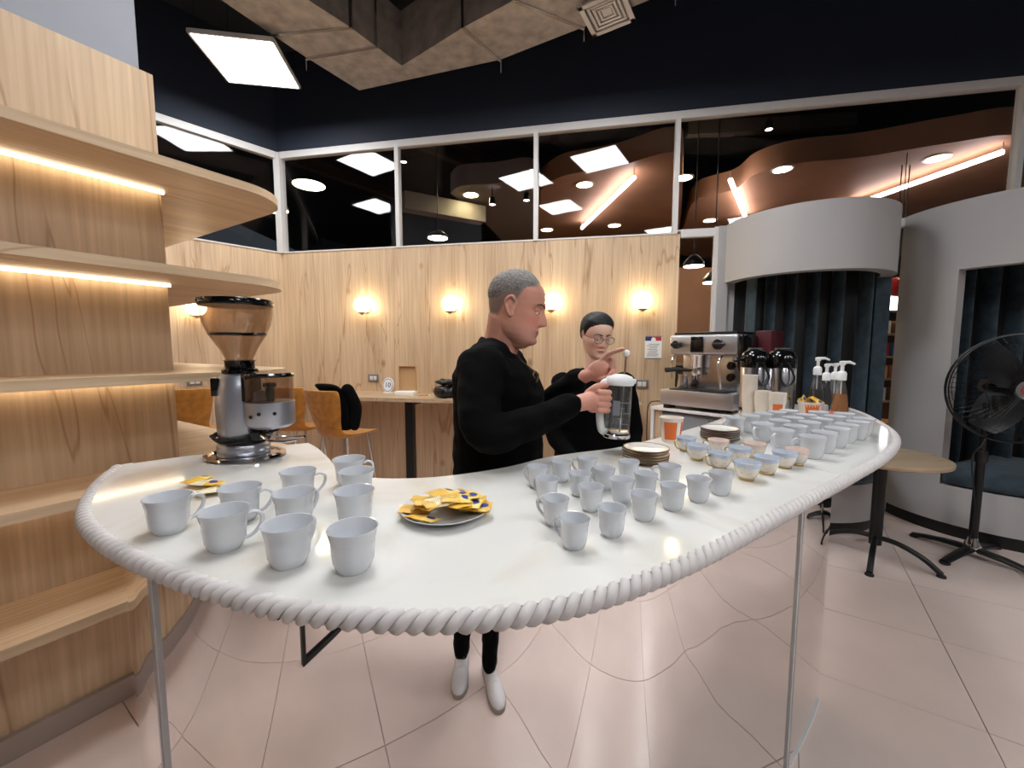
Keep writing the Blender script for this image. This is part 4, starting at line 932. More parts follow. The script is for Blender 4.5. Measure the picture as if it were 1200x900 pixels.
x, y = mw(853, 477, MT); tpx = thing('tamper', Vector((a_.x, a_.y, MT)) + mdx * .68 + mdy * .05, 'small chrome tamper standing on the service table', 'tamper')
MB().lathe([(0, 0), (.027, 0), (.027, .018), (.012, .026), (.010, .05), (.018, .07), (.018, .09), (0, .1)], 24).build('tamper_body', 'chrome', tpx, smooth=50)
pwr = thing('power_adapter', Vector((a_.x, a_.y, MT)) + mdx * .14 + mdy * .015, 'black power adapter with cable at the table edge', 'adapter', rz=ma)
MB().box((0, 0, .028), (.055, .045, .056), bev=.004).build('block', 'plastic_black', pwr)
MB().tube(spline([(-.02, 0, .04), (-.08, -.02, .05), (-.15, -.03, .02), (-.165, -.03, -.12), (-.16, -.03, -.32), (-.14, -.02, -.45)], 8), .004, 7).build('cable', 'rubber', pwr)

# ================================================================== PEOPLE
from mathutils import noise as mnoise
def skin_mat(name, base, rough=.5):
    m, nt, p = newmat(name); N, L = nt.nodes, nt.links
    a = N.new('ShaderNodeVertexColor'); a.layer_name = 'tone'
    n = N.new('ShaderNodeTexNoise'); n.inputs['Scale'].default_value = 60
    tc = N.new('ShaderNodeTexCoord'); L.new(tc.outputs['Object'], n.inputs['Vector'])
    x = N.new('ShaderNodeMix'); x.data_type = 'RGBA'; x.blend_type = 'OVERLAY'; x.inputs[0].default_value = .08; L.new(a.outputs[0], x.inputs[6]); L.new(n.outputs[0], x.inputs[7])
    L.new(x.outputs[2], p.inputs['Base Color']); p.inputs['Roughness'].default_value = rough; p.inputs['Specular IOR Level'].default_value = .4
    p.inputs['Subsurface Weight'].default_value = .08; p.inputs['Subsurface Radius'].default_value = (.012, .005, .003); p.inputs['Subsurface Scale'].default_value = .5
skin_mat('skin', None, .46)
def remesh(mb, voxel, smooth_it=2, fac=.5):
    me = bpy.data.meshes.new('tmp'); me.from_pydata(mb.v, [], mb.f); me.update()
    bm = bmesh.new(); bm.from_mesh(me); bmesh.ops.recalc_face_normals(bm, faces=bm.faces[:]); bm.to_mesh(me); bm.free()
    o = bpy.data.objects.new('tmp', me); COL.objects.link(o)
    r = o.modifiers.new('r', 'REMESH'); r.mode = 'VOXEL'; r.voxel_size = voxel; r.adaptivity = 0
    if smooth_it: s = o.modifiers.new('s', 'SMOOTH'); s.iterations = smooth_it; s.factor = fac
    dg = bpy.context.evaluated_depsgraph_get(); out = bpy.data.meshes.new_from_object(o.evaluated_get(dg))
    bpy.data.objects.remove(o); bpy.data.meshes.remove(me); return out
def finish(me, name, mt, parent, tone=None, wrinkle=0, wscale=18):
    q = parent.location
    n = len(me.vertices); co = np.empty(n * 3, 'f'); me.vertices.foreach_get('co', co); co = co.reshape(-1, 3)
    if wrinkle:
        nr = np.empty(n * 3, 'f'); me.vertices.foreach_get('normal', nr); nr = nr.reshape(-1, 3)
        d = np.array([mnoise.noise(Vector((c[0] * wscale, c[1] * wscale, c[2] * wscale * 1.7))) for c in co]); co = co + nr * (d * wrinkle)[:, None]
    if tone:
        at_ = me.color_attributes.new('tone', 'FLOAT_COLOR', 'POINT'); cols = tone(co); at_.data.foreach_set('color', cols.astype('f').ravel())
    co = co - np.array(q)[None]; me.vertices.foreach_set('co', co.astype('f').ravel()); me.update()
    me.polygons.foreach_set('use_smooth', [True] * len(me.polygons)); me.materials.clear(); me.materials.append(MATS[mt]); me.name = name
    return link(name, me, parent)
# -------- head surface: x forward, y left, z up, about 0.24 high
ZT = [-.120, -.117, -.110, -.098, -.082, -.062, -.042, -.02, 0, .02, .04, .06, .08, .098, .111, .118, .120]
FT = [.040, .058, .074, .082, .083, .083, .083, .084, .084, .087, .088, .083, .071, .050, .030, .014, .002]
BT = [.020, .0, -.02, -.038, -.055, -.070, -.082, -.091, -.097, -.100, -.101, -.098, -.089, -.071, -.048, -.026, -.004]
WT = [.012, .026, .038, .049, .057, .0620, .0655, .068, .0705, .0735, .0755, .0750, .0695, .057, .040, .022, .003]
def head_grid(nz=84, nt=96, jaw=1.0, soft=1.0, nose=1.0, brow=1.0, lips=1.0, off=None):
    out = np.zeros((nz, nt, 3)); zs = -.12 + .24 * (.5 - .5 * np.cos(np.pi * (np.arange(nz) + .0) / (nz - 1)))
    zs[0] = -.12; zs[-1] = .12
    for i, z in enumerate(zs):
        f, b, w = np.interp(z, ZT, FT), np.interp(z, ZT, BT), np.interp(z, ZT, WT)
        if z < -.03: w = w * (1 + (jaw - 1) * min(1, (-.03 - z) / .05))
        c = .35 * f + .65 * b; c = (f + b) / 2 - .0
        for k in range(nt):
            a = 2 * math.pi * k / nt; ca, sa_ = math.cos(a), math.sin(a)
            e = 2.25; rr = (abs(ca) ** e + abs(sa_) ** e) ** (-1 / e)
            x = c + (f - c if ca > 0 else c - b) * ca * rr; y = w * sa_ * rr
            if ca > 0.05:
                g = lambda y0, z0, sy_, sz_: math.exp(-((y - y0) / sy_) ** 2 - ((z - z0) / sz_) ** 2)
                gy = min(1, (ca - .05) / .25); d = 0
                # nose: bridge to tip
                if -.062 < z < .03:
                    t = max(0, min(1, (.022 - z) / .058)); h = (.004 + .021 * t ** 1.25) * (1 if z > -.036 else max(0, 1 - ((-.036 - z) / .014) ** 2) if z > -.05 else 0)
                    d += nose * h * math.exp(-(y / (.0085 + .0065 * t)) ** 2)
                    d += nose * .006 * (g(.013, -.038, .006, .007) + g(-.013, -.038, .006, .007))
                for s in (-1, 1):
                    d -= .0115 * g(s * .031, .002, .0165, .0105); d += .0050 * brow * g(s * .030, .0205, .022, .0065)
                    d += .0045 * g(s * .046, -.022, .018, .014); d -= .003 * g(s * .04, -.058, .014, .018)
                    d += .0045 * g(s * .031, .001, .011, .0065)      # lids over the eyeballs
                    d -= .0018 * g(s * .031, -.0065, .012, .0022); d -= .0015 * g(s * .028, -.052, .004, .012)
                d += lips * (.0065 * g(0, -.0625, .020, .0045) + .0065 * g(0, -.0735, .017, .0050)) - .0045 * g(0, -.0680, .022, .0017)
                d -= .003 * g(0, -.083, .016, .005); d += .0070 * g(0, -.101, .017, .012) - .002 * g(0, -.054, .004, .006)
                x += d * gy
            if off is not None: 
                o_ = off(a, z); nx, ny, nz_ = (x - c), y, z; L = math.sqrt(nx * nx + ny * ny + (nz_ * .8) ** 2) + 1e-6; x += nx / L * o_; y += ny / L * o_; zz = z + nz_ * .8 / L * o_
                out[i, k] = (x, y, zz)
            else: out[i, k] = (x, y, z)
    return out
def grid_mb(g, M, c, mask=None):
    nz, nt, _ = g.shape; mb = MB(); P = [Vector(M @ Vector(p)) + c for p in g.reshape(-1, 3)]; fs = []
    for i in range(nz - 1):
        for k in range(nt):
            q = (i * nt + k, i * nt + (k + 1) % nt, (i + 1) * nt + (k + 1) % nt, (i + 1) * nt + k)
            if mask is None or all(mask[v // nt, v % nt] for v in q): fs.append(q)
    if mask is None: fs.append(tuple(range(nt - 1, -1, -1)))
    fs.append(tuple((nz - 1) * nt + k for k in range(nt)))
    used = sorted({v for f in fs for v in f}); mp = {v: i for i, v in enumerate(used)}
    return mb.add([P[v] for v in used], [tuple(mp[v] for v in f) for f in fs])
def frame(fwd, up=(0, 0, 1)):
    f = Vector(fwd).normalized(); l = Vector(up).cross(f).normalized(); u = f.cross(l); return Matrix((f, l, u)).transposed()
def ear(mb, M, c, s, k=1.0):
    P = lambda x, y, z: M @ (Vector((x, s * y, z)) * k) + c
    pts = spline([P(.004, .066, -.022), P(-.004, .074, -.030), P(-.016, .079, -.014), P(-.024, .083, .006), P(-.020, .085, .022), P(-.008, .081, .029), P(.004, .074, .018), P(.004, .068, .004)], 5)
    mb.tube(pts, .0042 * k, 8); mb.ell(P(-.008, .071, .0), (.014 * k, .006 * k, .024 * k), M); mb.ell(P(-.002, .071, -.022), (.007 * k, .005 * k, .009 * k), M)
def eyes(par, M, c, k, openz=.5, look=-.3):
    q = par.location
    for s in (-1, 1):
        e = M @ (Vector((.0715, s * .031, .0005)) * k) + c - q
        o = MB().ell(e, (.0122 * k,) * 3, None, 18, 12).build('eye', 'eye_white', par, smooth=80)
        d = (M @ Vector((math.cos(look), 0, math.sin(look)))).normalized(); Mi = frame(d, M @ Vector((0, 0, 1)))
        MB().ell(e + d * .0085 * k, (.0044 * k, .0058 * k, .0058 * k), Mi, 14, 8).build('iris', 'eye_dark', o, smooth=80)
def brows(par, M, c, k, mt, th=.0026, lift=0):
    q = par.location
    for s in (-1, 1):
        pts = [M @ (Vector((x, s * y, z + lift)) * k) + c - q for x, y, z in ((.0915, .012, .0165), (.0890, .024, .021), (.0820, .038, .0225), (.0715, .050, .017))]
        MB().tube(spline(pts, 4), [th * k * f for f in np.linspace(1.1, .45, 13)], 8, flat=(1, 1.6)).build('eyebrow', mt, par, smooth=80)
def tone_fn(M, c, k, base, lip, beard=None, blush=None, scalp=None):
    Mi = np.array(M.inverted()); c = np.array(c)
    def f(co):
        loc = ((co - c) @ Mi.T) / k; x, y, z = loc[:, 0], loc[:, 1], loc[:, 2]; out = np.ones((len(co), 4)); out[:, :3] = np.array(base)[:3]
        def mixin(wt, col): out[:, :3] = out[:, :3] * (1 - wt[:, None]) + np.array(col)[:3] * wt[:, None]
        front = (x > .03) & (np.abs(z) < .13)
        if blush is not None: mixin(front * .5 * (np.exp(-((np.abs(y) - .042) / .02) ** 2 - ((z + .03) / .022) ** 2) + np.exp(-(y / .014) ** 2 - ((z + .035) / .018) ** 2)), blush)
        if beard is not None: mixin((x > -.02) * (np.abs(z) < .13) * .35 * np.clip((-z - .052) / .02, 0, 1) , beard)
        if scalp is not None: mixin(.86 * np.clip((z - np.interp(np.degrees(np.arctan2(np.abs(y), x + .01)), [0, 40, 62, 72, 80, 92, 105, 120, 180], [.085, .066, .056, .024, -.005, .016, .0, -.045, -.052])) / .02, 0, 1) * (np.abs(z) < .14) * (np.abs(x) < .14) * (np.abs(y) < .078), scalp)
        mixin(front * .85 * np.clip(1.15 - ((y / .023) ** 2 + ((z + .068) / .0095) ** 2), 0, 1), lip)
        mixin(front * .18 * np.exp(-((np.abs(y) - .031) / .016) ** 2 - ((z - .006) / .008) ** 2), [b * .62 for b in base[:3]])  # eye-socket shade mixed into the skin colour
        mixin(front * .75 * np.exp(-(y / .021) ** 4 - ((z + .0682) / .0019) ** 2), [b * .28 for b in lip[:3]])
        mixin(front * .6 * np.exp(-((np.abs(y) - .0085) / .004) ** 2 - ((z + .0455) / .003) ** 2), [b * .3 for b in base[:3]])
        return out
    return f
def hairmask(g, line):
    nz, nt, _ = g.shape; m = np.zeros((nz, nt), bool)
    for i in range(nz):
        for k in range(nt):
            a = abs((2 * math.pi * k / nt + math.pi) % (2 * math.pi) - math.pi); m[i, k] = g[i, k, 2] > line(math.degrees(a)) - .004
    return m
def hair_shell(par, M, c, k, line, thick, mt, name='hair', fade=.012, **kw):
    def off(a, z):
        aa = abs((a + math.pi) % (2 * math.pi) - math.pi); d = (z - line(math.degrees(aa))) / fade; d = max(0, min(1, d)); return -.0012 + (thick + .0012) * d * d * (3 - 2 * d)
    g = head_grid(nz=96, nt=120, off=off, **kw); g0 = head_grid(nz=96, nt=120, **kw)
    mk = hairmask(g0, line); mb = grid_mb(g * k, M, c - par.location, mk); return mb.build(name, mt, par, smooth=80)
def ring_sec(c, f, l, d, w, n=28, e=2.3):
    o = []
    for i in range(n):
        a = 2 * math.pi * i / n; ca, sa_ = math.cos(a), math.sin(a); rr = (abs(ca) ** e + abs(sa_) ** e) ** (-1 / e); o.append(c + f * (d * ca * rr) + l * (w * sa_ * rr))
    return o
def torso(mb, base, f, secs, k=1.0, lean=None):
    f = Vector(f).normalized(); l = Vector((-f.y, f.x, 0))
    mb.loft([ring_sec(Vector((base[0], base[1], z)) + f * o, f, l, d * k, w * k) for z, o, d, w in secs])
def finger(mb, pts, r0=.0088, r1=.0068): mb.limb(pts, list(np.linspace(r0, r1, len(pts))), 10, 4)
def shoe(par, foot, d, name='shoe'):
    d = Vector((d[0], d[1], 0)).normalized(); l = Vector((-d.y, d.x, 0)); F0 = Vector((foot[0], foot[1], 0)) - par.location
    secs = []
    for x, hw, h in ((-.075, .026, .055), (-.06, .036, .085), (-.03, .039, .095), (.0, .040, .092), (.04, .042, .078), (.09, .047, .060), (.135, .049, .052), (.17, .042, .046), (.195, .026, .034), (.203, .012, .024)):
        rg = []
        for i in range(18):
            a = 2 * math.pi * i / 18; ca, sa_ = math.cos(a), math.sin(a); z = .018 + (h - .018) * max(0, sa_) ** .75 if sa_ > 0 else .018 + .010 * sa_
            rg.append(F0 + d * x + l * (hw * ca * (1 if sa_ < .2 else 1 - .22 * sa_)) + Vector((0, 0, z)))
        secs.append(rg)
    o = MB().loft(secs).build(name, 'shoe_white', par, smooth=70)
    sec2 = []
    for x, hw in ((-.08, .02), (-.07, .035), (-.03, .041), (.04, .043), (.09, .049), (.135, .051), (.17, .044), (.197, .027), (.207, .010)): sec2.append((x, hw))
    poly = [F0 + d * x + l * w for x, w in sec2] + [F0 + d * x - l * w for x, w in reversed(sec2)]
    MB().prism([(p.x, p.y) for p in poly], -par.location.z + .0, -par.location.z + .020).build('sole', 'sole_grey', o, smooth=40)
    for k in range(4):
        x = .03 + .022 * k; z = .088 - .0085 * k; MB().tube([F0 + d * x + l * .018 + Vector((0, 0, z)), F0 + d * (x + .004) + Vector((0, 0, z + .007)), F0 + d * x - l * .018 + Vector((0, 0, z))], .0028, 6).build('lace', 'paper_white', o)
def legs(mb, hipc, f, feet, hz, r=(.088, .062, .052), knee_f=.03):
    f = Vector(f).normalized(); l = Vector((-f.y, f.x, 0))
    for s, ft in zip((1, -1), feet):
        h = Vector((hipc[0], hipc[1], hz)) + l * (s * .085); a = Vector((ft[0], ft[1], .09)); kn = (h + a) / 2 + f * knee_f
        mb.limb([h, kn, a], list(r), 18, 8)

# ---------------------------------------------------------------- man
man = thing('person', (-.06, 1.50, 0), 'person in a black buttoned shirt with cropped grey hair, pressing a plunger jug', 'person')
f_ = Vector((.985, -.17, 0)).normalized(); l_ = Vector((-f_.y, f_.x, 0)); B0 = (-.072, 1.50)
hk = 1.05; hc = dep(606, 361, 1.46); Mh = frame(Vector((.955, -.20, -.20)), (0, 0, 1))
JC = dep(724, 480, 1.42)                                     # jug centre line
hand_r = dep(692, 470, 1.375); el_r = Vector((-.075, 1.22, 1.205)); sh_r = Vector((B0[0], B0[1], 1.395)) - l_ * .165 + f_ * .005
wr_r = dep(672, 474, 1.345)
sh_l = Vector((B0[0], B0[1], 1.395)) + l_ * .165 + f_ * .02; wr_l = dep(680, 443, 1.50); el_l = Vector((.075, 1.70, 1.20))
body = MB()
gh = head_grid(jaw=1.10, nose=1.12, brow=1.25, lips=.8); b2 = grid_mb(gh * hk, Mh, hc); body.add(b2.v, b2.f)
for s in (-1, 1): ear(body, Mh, hc, s, hk)
nb_ = Vector((B0[0], B0[1], 1.40)) + f_ * .01
body.limb([nb_, nb_.lerp(hc, .55) + f_ * -.015 + Vector((0, 0, -.01)), hc + Mh @ Vector((-.03, 0, -.04))], [.075, .064, .066], 20)
body.ell(hc + Mh @ Vector((.02, 0, -.105)) * hk, (.05, .04, .03), Mh)
torso(body, B0, f_, [(.90, 0, .10, .15), (1.05, 0, .11, .15), (1.2, 0, .11, .15), (1.34, 0, .10, .15), (1.42, 0, .06, .10)])
body.limb([sh_r, el_r, wr_r], [.045, .038, .028]); body.limb([sh_l, el_l, wr_l], [.045, .038, .028])
legs(body, B0, f_, ((-.10, 1.60), (-.06, 1.42)), .92, (.07, .045, .035))
# right hand: a fist round the jug handle
HX = JC + Vector((-.066, -.012, 0))                           # handle line
hz_ = hand_r.z
def hp(x, y, z): return Vector((HX.x + x, HX.y + y, hz_ + z))
body.limb([wr_r, hp(-.036, -.030, .002)], [.028, .030]); body.ell(hp(-.026, -.026, .0), (.034, .019, .041), Matrix.Rotation(.25, 3, 'Z'))
for i, z in enumerate((.031, .0105, -.0105, -.0305)):
    k = (1, 1.05, 1.0, .88)[i]; finger(body, [hp(-.012, -.040, z), hp(.016 * k, -.034, z - .002), hp(.030 * k, -.012, z - .004), hp(.020 * k, .012, z - .004), hp(.0, .016, z - .004)], .0096, .0082)
finger(body, [hp(-.045, -.022, .026), hp(-.022, -.030, .046), hp(.002, -.020, .052), hp(.020, -.008, .050)], .0125, .009)
# left hand: index finger on the plunger knob
KN = dep(730.5, 413.5, 1.42)                                  # plunger knob
P0 = dep(697, 437, 1.47)
body.limb([wr_l, P0], [.026, .021]); Mp = frame((KN - P0).normalized()); body.ell(P0 + (KN - P0) * .12, (.045, .020, .036), Mp)
ix = (KN - P0).normalized(); iu = (Mp @ Vector((0, 0, 1)))
IK = P0 + ix * .040 + iu * .020
finger(body, [IK, IK.lerp(KN, .42) + iu * .016, IK.lerp(KN, .78) + iu * .015, KN + Vector((-.002, 0, .013))], .0098, .0074)
for j, (dx, dz, dy) in enumerate(((.048, .004, .012), (.042, -.012, .018), (.034, -.026, .02))):
    b = P0 + ix * dx + iu * dz + Vector((0, dy * .5, 0)); finger(body, [b - ix * .01, b + ix * .020 + Vector((0, -.004, .010)), b + ix * .036 + Vector((0, -.010, -.006)), b + ix * .024 + Vector((0, -.016, -.024))], .0096, .0076)
finger(body, [P0 + iu * -.024 + ix * -.005, P0 + iu * -.036 + ix * .016 + Vector((0, -.018, 0)), P0 + iu * -.034 + ix * .036 + Vector((0, -.024, 0)), P0 + iu * -.030 + ix * .050 + Vector((0, -.022, .002))], .0118, .0085)
MAN = S(210, 150, 130)
finish(remesh(body, .0028, 2), 'body', 'skin', man, tone_fn(Mh, hc, hk, MAN, S(176, 108, 96), S(164, 128, 114), S(208, 124, 106), S(122, 110, 104)))
eyes(man, Mh, hc, hk * .985, look=-.55); brows(man, Mh, hc, hk, 'brow', .0022)
for s in (-1, 1):                                            # lowered lids
    e = Mh @ (Vector((.0722, s * .031, .0028)) * hk) + hc - man.location - (Mh @ Vector((.0012, 0, 0))); MB().ell(e, (.0130 * hk, .0150 * hk, .0104 * hk), Mh, 16, 10).build('eyelid', 'skin_warm', man, smooth=80)
def line_m(d): return float(np.interp(d, [0, 25, 45, 62, 72, 80, 92, 105, 120, 180], [.082, .080, .066, .060, .048, .040, .040, .030, .010, .0]))
hair_shell(man, Mh, hc, hk, line_m, .0055, 'hair_grey', jaw=1.10, nose=1.12, brow=1.25, lips=.8, fade=.03)
shirt = MB()
torso(shirt, B0, f_, [(.93, .02, .155, .175), (1.0, .022, .158, .18), (1.1, .024, .162, .18), (1.2, .024, .160, .18), (1.3, .026, .164, .19), (1.37, .014, .148, .195), (1.42, -.004, .108, .165), (1.455, -.004, .078, .10), (1.475, 0, .064, .072)])
for s_, e_, w_ in ((sh_r, el_r, wr_r), (sh_l, el_l, wr_l)):
    shirt.limb([s_ + Vector((0, 0, -.005)), e_, w_.lerp(e_, .06)], [.078, .060, .044], 20, 10)
    shirt.ell(s_, (.085, .075, .075))
shirt.limb([sh_r + Vector((0, 0, .02)), nb_ + Vector((0, 0, .03)), sh_l + Vector((0, 0, .02))], [.06, .075, .06])
finish(remesh(shirt, .0065, 5), 'shirt', 'black_cloth', man, wrinkle=.007, wscale=15)
nd = (hc - nb_).normalized(); cc = nb_ + Vector((0, 0, .062)) + f_ * .012
ccp = [cc + f_ * (.066 * math.cos(a)) + l_ * (.062 * math.sin(a)) + Vector((0, 0, -.014 * math.cos(a) + .004)) - man.location for a in [2 * math.pi * i / 32 for i in range(32)]]
MB().tube(ccp, .0155, 10, closed=True, flat=(.55, 1.5)).build('collar', 'black_cloth', man, smooth=80)
for k in range(5):
    p = Vector((B0[0], B0[1], 1.40 - .075 * k)) + f_ * (.118 + .016 * min(k, 1)) - man.location; MB().ell(p, (.004, .006, .006)).build('button', 'gloss_black', man)
from mathutils.bvhtree import BVHTree
so_ = [c for c in man.children if c.name.startswith('shirt')][0]
bv = BVHTree.FromPolygons([v.co + man.location for v in so_.data.vertices], [tuple(p.vertices) for p in so_.data.polygons])
for px_ in range(632, 600, -2):
    hit = bv.ray_cast(Vector((0, 0, CAMH)), ray(px_, 441).normalized())
    if hit[0] is not None and hit[1].dot(ray(px_, 441).normalized()) < -.25: break
if hit[0] is not None:
    em_ = hit[0] - ray(px_, 441).normalized() * .012; rb = []
    for i in range(24): a = 2 * math.pi * i / 24; rb.append(em_ + Vector((.010 * math.cos(a) * (1 if math.sin(a) > -.2 else .6), 0, .019 * math.sin(a))) - man.location)
    MB().tube(rb, .0034, 6, closed=True).build('gold_ribbon_pin', 'gold', man)
tro = MB(); torso(tro, B0, f_, [(.84, 0, .10, .14), (.9, 0, .125, .165), (.98, 0, .13, .17), (1.0, 0, .13, .17)]); legs(tro, B0, f_, ((-.10, 1.60), (-.06, 1.42)), .90, (.098, .075, .062))
finish(remesh(tro, .009, 3), 'trousers', 'black_knit', man)
for ft in ((-.10, 1.60), (-.06, 1.42)): shoe(man, ft, (1, -.1))

# ---------------------------------------------------------------- plunger jug
jr = .044; J0 = dep(722, 512, 1.42); jug = thing('plunger_jug', J0, 'clear plunger jug with white lid and handle held by the man', 'jug'); jh = dep(724, 447, 1.42).z - J0.z
jug.rotation_euler = (0, .035, 0)
MB().lathe([(0, .0), (jr, 0), (jr, jh), (jr - .0025, jh), (jr - .0025, .004), (0, .004)], 36).build('beaker', 'clear_glass', jug, smooth=40)
MB().lathe([(jr + .001, .0), (jr + .003, .002), (jr + .003, .012), (jr + .001, .014)], 36, closed=True).build('base_ring', 'chrome', jug)
MB().lathe([(0, .018), (jr - .004, .018), (jr - .004, .024), (0, .026)], 32).build('plunger_filter', 'steel', jug)
MB().lathe([(0, .004), (jr - .004, .004), (jr - .004, .016), (0, .016)], 32).build('coffee_grounds', 'liquid_dark', jug)
MB().lathe([(jr + .004, jh - .012), (jr + .006, jh - .008), (jr + .006, jh + .006), (jr * .96, jh + .018), (jr * .5, jh + .025), (0, jh + .026)], 36).build('lid', 'plastic_white', jug, smooth=50)
MB().tube([(jr * .6, 0, jh + .002), (jr + .012, 0, jh + .002)], [.012, .008], 12).build('pouring_lip', 'plastic_white', jug)
kz = KN.z - J0.z; kx2 = KN.x - J0.x
MB().tube([(kx2 * .6, 0, .02), (kx2, 0, kz)], .0028, 8).build('plunger_rod', 'chrome', jug)
MB().ell((kx2, 0, kz), (.0125, .0125, .0115)).build('plunger_knob', 'plastic_white', jug)
hx = HX.x - J0.x; hy = HX.y - J0.y
MB().tube(spline([(-jr + .004, hy * .5, jh - .012), (hx + .01, hy, jh - .004), (hx, hy, jh - .03), (hx - .002, hy, jh * .45), (hx + .006, hy, .03), (-jr + .004, hy * .4, .018)], 6), .0095, 10, flat=(1, 1.4)).build('handle', 'plastic_white', jug, smooth=70)
for k in range(6): MB().box((.012 * (k % 2), -jr - .0006, .035 + k * .018), (.02 + .008 * (k % 2), .0012, .0022)).build('scale_mark', 'ink_grey', jug, smooth=0)
MB().box((-.016, -jr - .0008, jh * .55), (.024, .0012, .05), rotz(-.3)).build('printed_label', 'ink_grey', jug, smooth=0)

# ---------------------------------------------------------------- woman
wy = 2.12; wo = thing('person', (.44, wy, 0), 'person with dark tied hair and glasses in a black top, watching the jug', 'person')
wc = dep(699, 394, wy); wk = .93; Mw = frame(Vector((.24, -.93, -.22)), (.05, 0, 1)); fw = Vector((.10, -1, 0)).normalized(); lw = Vector((-fw.y, fw.x, 0)); WB = (.425, wy + .03)
body = MB(); gw = head_grid(jaw=.90, nose=.78, brow=.4, lips=1.15); b2 = grid_mb(gw * wk, Mw, wc); body.add(b2.v, b2.f)
for s in (-1, 1): ear(body, Mw, wc, s, wk * .92)
nk = Vector((WB[0], WB[1], 1.30)); body.limb([nk, nk.lerp(wc, .5), wc + Mw @ Vector((-.03, 0, -.04))], [.062, .050, .052], 18)
torso(body, WB, fw, [(.85, 0, .09, .14), (1.0, 0, .08, .11), (1.2, 0, .09, .13), (1.29, 0, .06, .14), (1.335, 0, .045, .08)])
arms = []
for s in (-1, 1):
    a = Vector((WB[0], WB[1], 1.285)) + lw * (s * .165); e = Vector((WB[0], WB[1], 1.03)) + lw * (s * .215) + fw * .02; h = Vector((WB[0], WB[1], .90)) + lw * (s * .12) + fw * .20; arms.append((a, e, h))
    body.limb([a, e, h], [.036, .03, .022]); hn = (h - e).normalized(); body.ell(h + hn * .04, (.042, .018, .03), frame(hn))
    for i in range(4): b = h + hn * .07 + Vector((0, 0, .024 - .016 * i)); finger(body, [b, b + hn * .03, b + hn * .045 + Vector((-s * .012, 0, -.01))], .0078, .006)
    b = h + hn * .02 + Vector((0, 0, .026)); finger(body, [b, b + hn * .03 + Vector((0, 0, .018)), b + hn * .05 + Vector((0, 0, .016))], .009, .007)
legs(body, WB, fw, ((WB[0] - .09, wy), (WB[0] + .09, wy)), .86, (.07, .045, .033))
WOM = S(238, 192, 170)
finish(remesh(body, .0032, 2), 'body', 'skin', wo, tone_fn(Mw, wc, wk, WOM, S(180, 92, 88), None, S(224, 148, 130)))
eyes(wo, Mw, wc, wk * .99, look=-.4); brows(wo, Mw, wc, wk, 'hair_black', .0020, .002)
for s in (-1, 1):
    e = Mw @ (Vector((.0715, s * .031, .0062)) * wk) + wc - wo.location; MB().ell(e, (.0126 * wk, .0135 * wk, .0080 * wk), Mw, 16, 10).build('eyelid', 'skin_fair', wo, smooth=80)
def line_w(d): return float(np.interp(d, [0, 20, 40, 58, 72, 82, 95, 110, 180], [.068, .066, .057, .044, .020, -.006, .004, -.03, -.085]))
hair_shell(wo, Mw, wc, wk, line_w, .013, 'hair_black', jaw=.90, nose=.78, brow=.4, lips=1.15, fade=.05)
MB().ell(wc + Mw @ Vector((-.118, 0, -.01)) - wo.location, (.034, .036, .036), Mw).build('hair_bun', 'hair_black', wo, smooth=80)
gl = link('glasses', None, wo)
def gp_(x, y, z): return Mw @ (Vector((x, y, z)) * wk) + wc - wo.location
for s in (-1, 1):
    rim = [gp_(.100 - .10 * abs(.024 * math.cos(a) + .031) ** 1.0 * .28, s * .033 + .0245 * math.cos(a), -.004 + .0175 * math.sin(a) * (1.0 if math.sin(a) > 0 else 1.05)) for a in [2 * math.pi * i / 28 for i in range(28)]]
    MB().tube(rim, .0011, 6, closed=True).build('rim', 'black_metal', gl); cen = sum((Vector(p) for p in rim), Vector()) / 28
    MB().add([cen] + rim, [(0, i + 1, (i + 1) % 28 + 1) for i in range(28)]).build('lens', 'spectacle_glass', gl)
    MB().tube([gp_(.0965, s * .057, .004), gp_(.07, s * .074, .004), gp_(.0, s * .079, .006), gp_(-.012, s * .078, -.004)], .0013, 6).build('temple', 'black_metal', gl)
MB().tube([gp_(.101, -.009, .0), gp_(.104, 0, .003), gp_(.101, .009, .0)], .0013, 6).build('bridge', 'black_metal', gl)
top = MB(); torso(top, WB, fw, [(.82, 0, .115, .205), (.95, 0, .115, .20), (1.05, 0, .11, .195), (1.17, .008, .12, .19), (1.25, .0, .105, .18), (1.30, -.008, .082, .165), (1.335, -.01, .066, .10), (1.355, -.012, .058, .068)])
for a, e, h in arms: top.limb([a, e, h.lerp(e, .12)], [.055, .045, .034], 18, 8); top.ell(a, (.06, .06, .05))
finish(remesh(top, .0075, 4), 'top', 'black_knit', wo, wrinkle=.005, wscale=14)
tro = MB(); torso(tro, WB, fw, [(.76, 0, .10, .14), (.86, 0, .11, .16), (.93, 0, .10, .15)]); legs(tro, WB, fw, ((WB[0] - .09, wy), (WB[0] + .09, wy)), .82, (.088, .065, .05)); finish(remesh(tro, .009, 3), 'trousers', 'black_knit', wo)
for dx in (-.09, .09): shoe(wo, (WB[0] + dx, wy), (.0, -1))

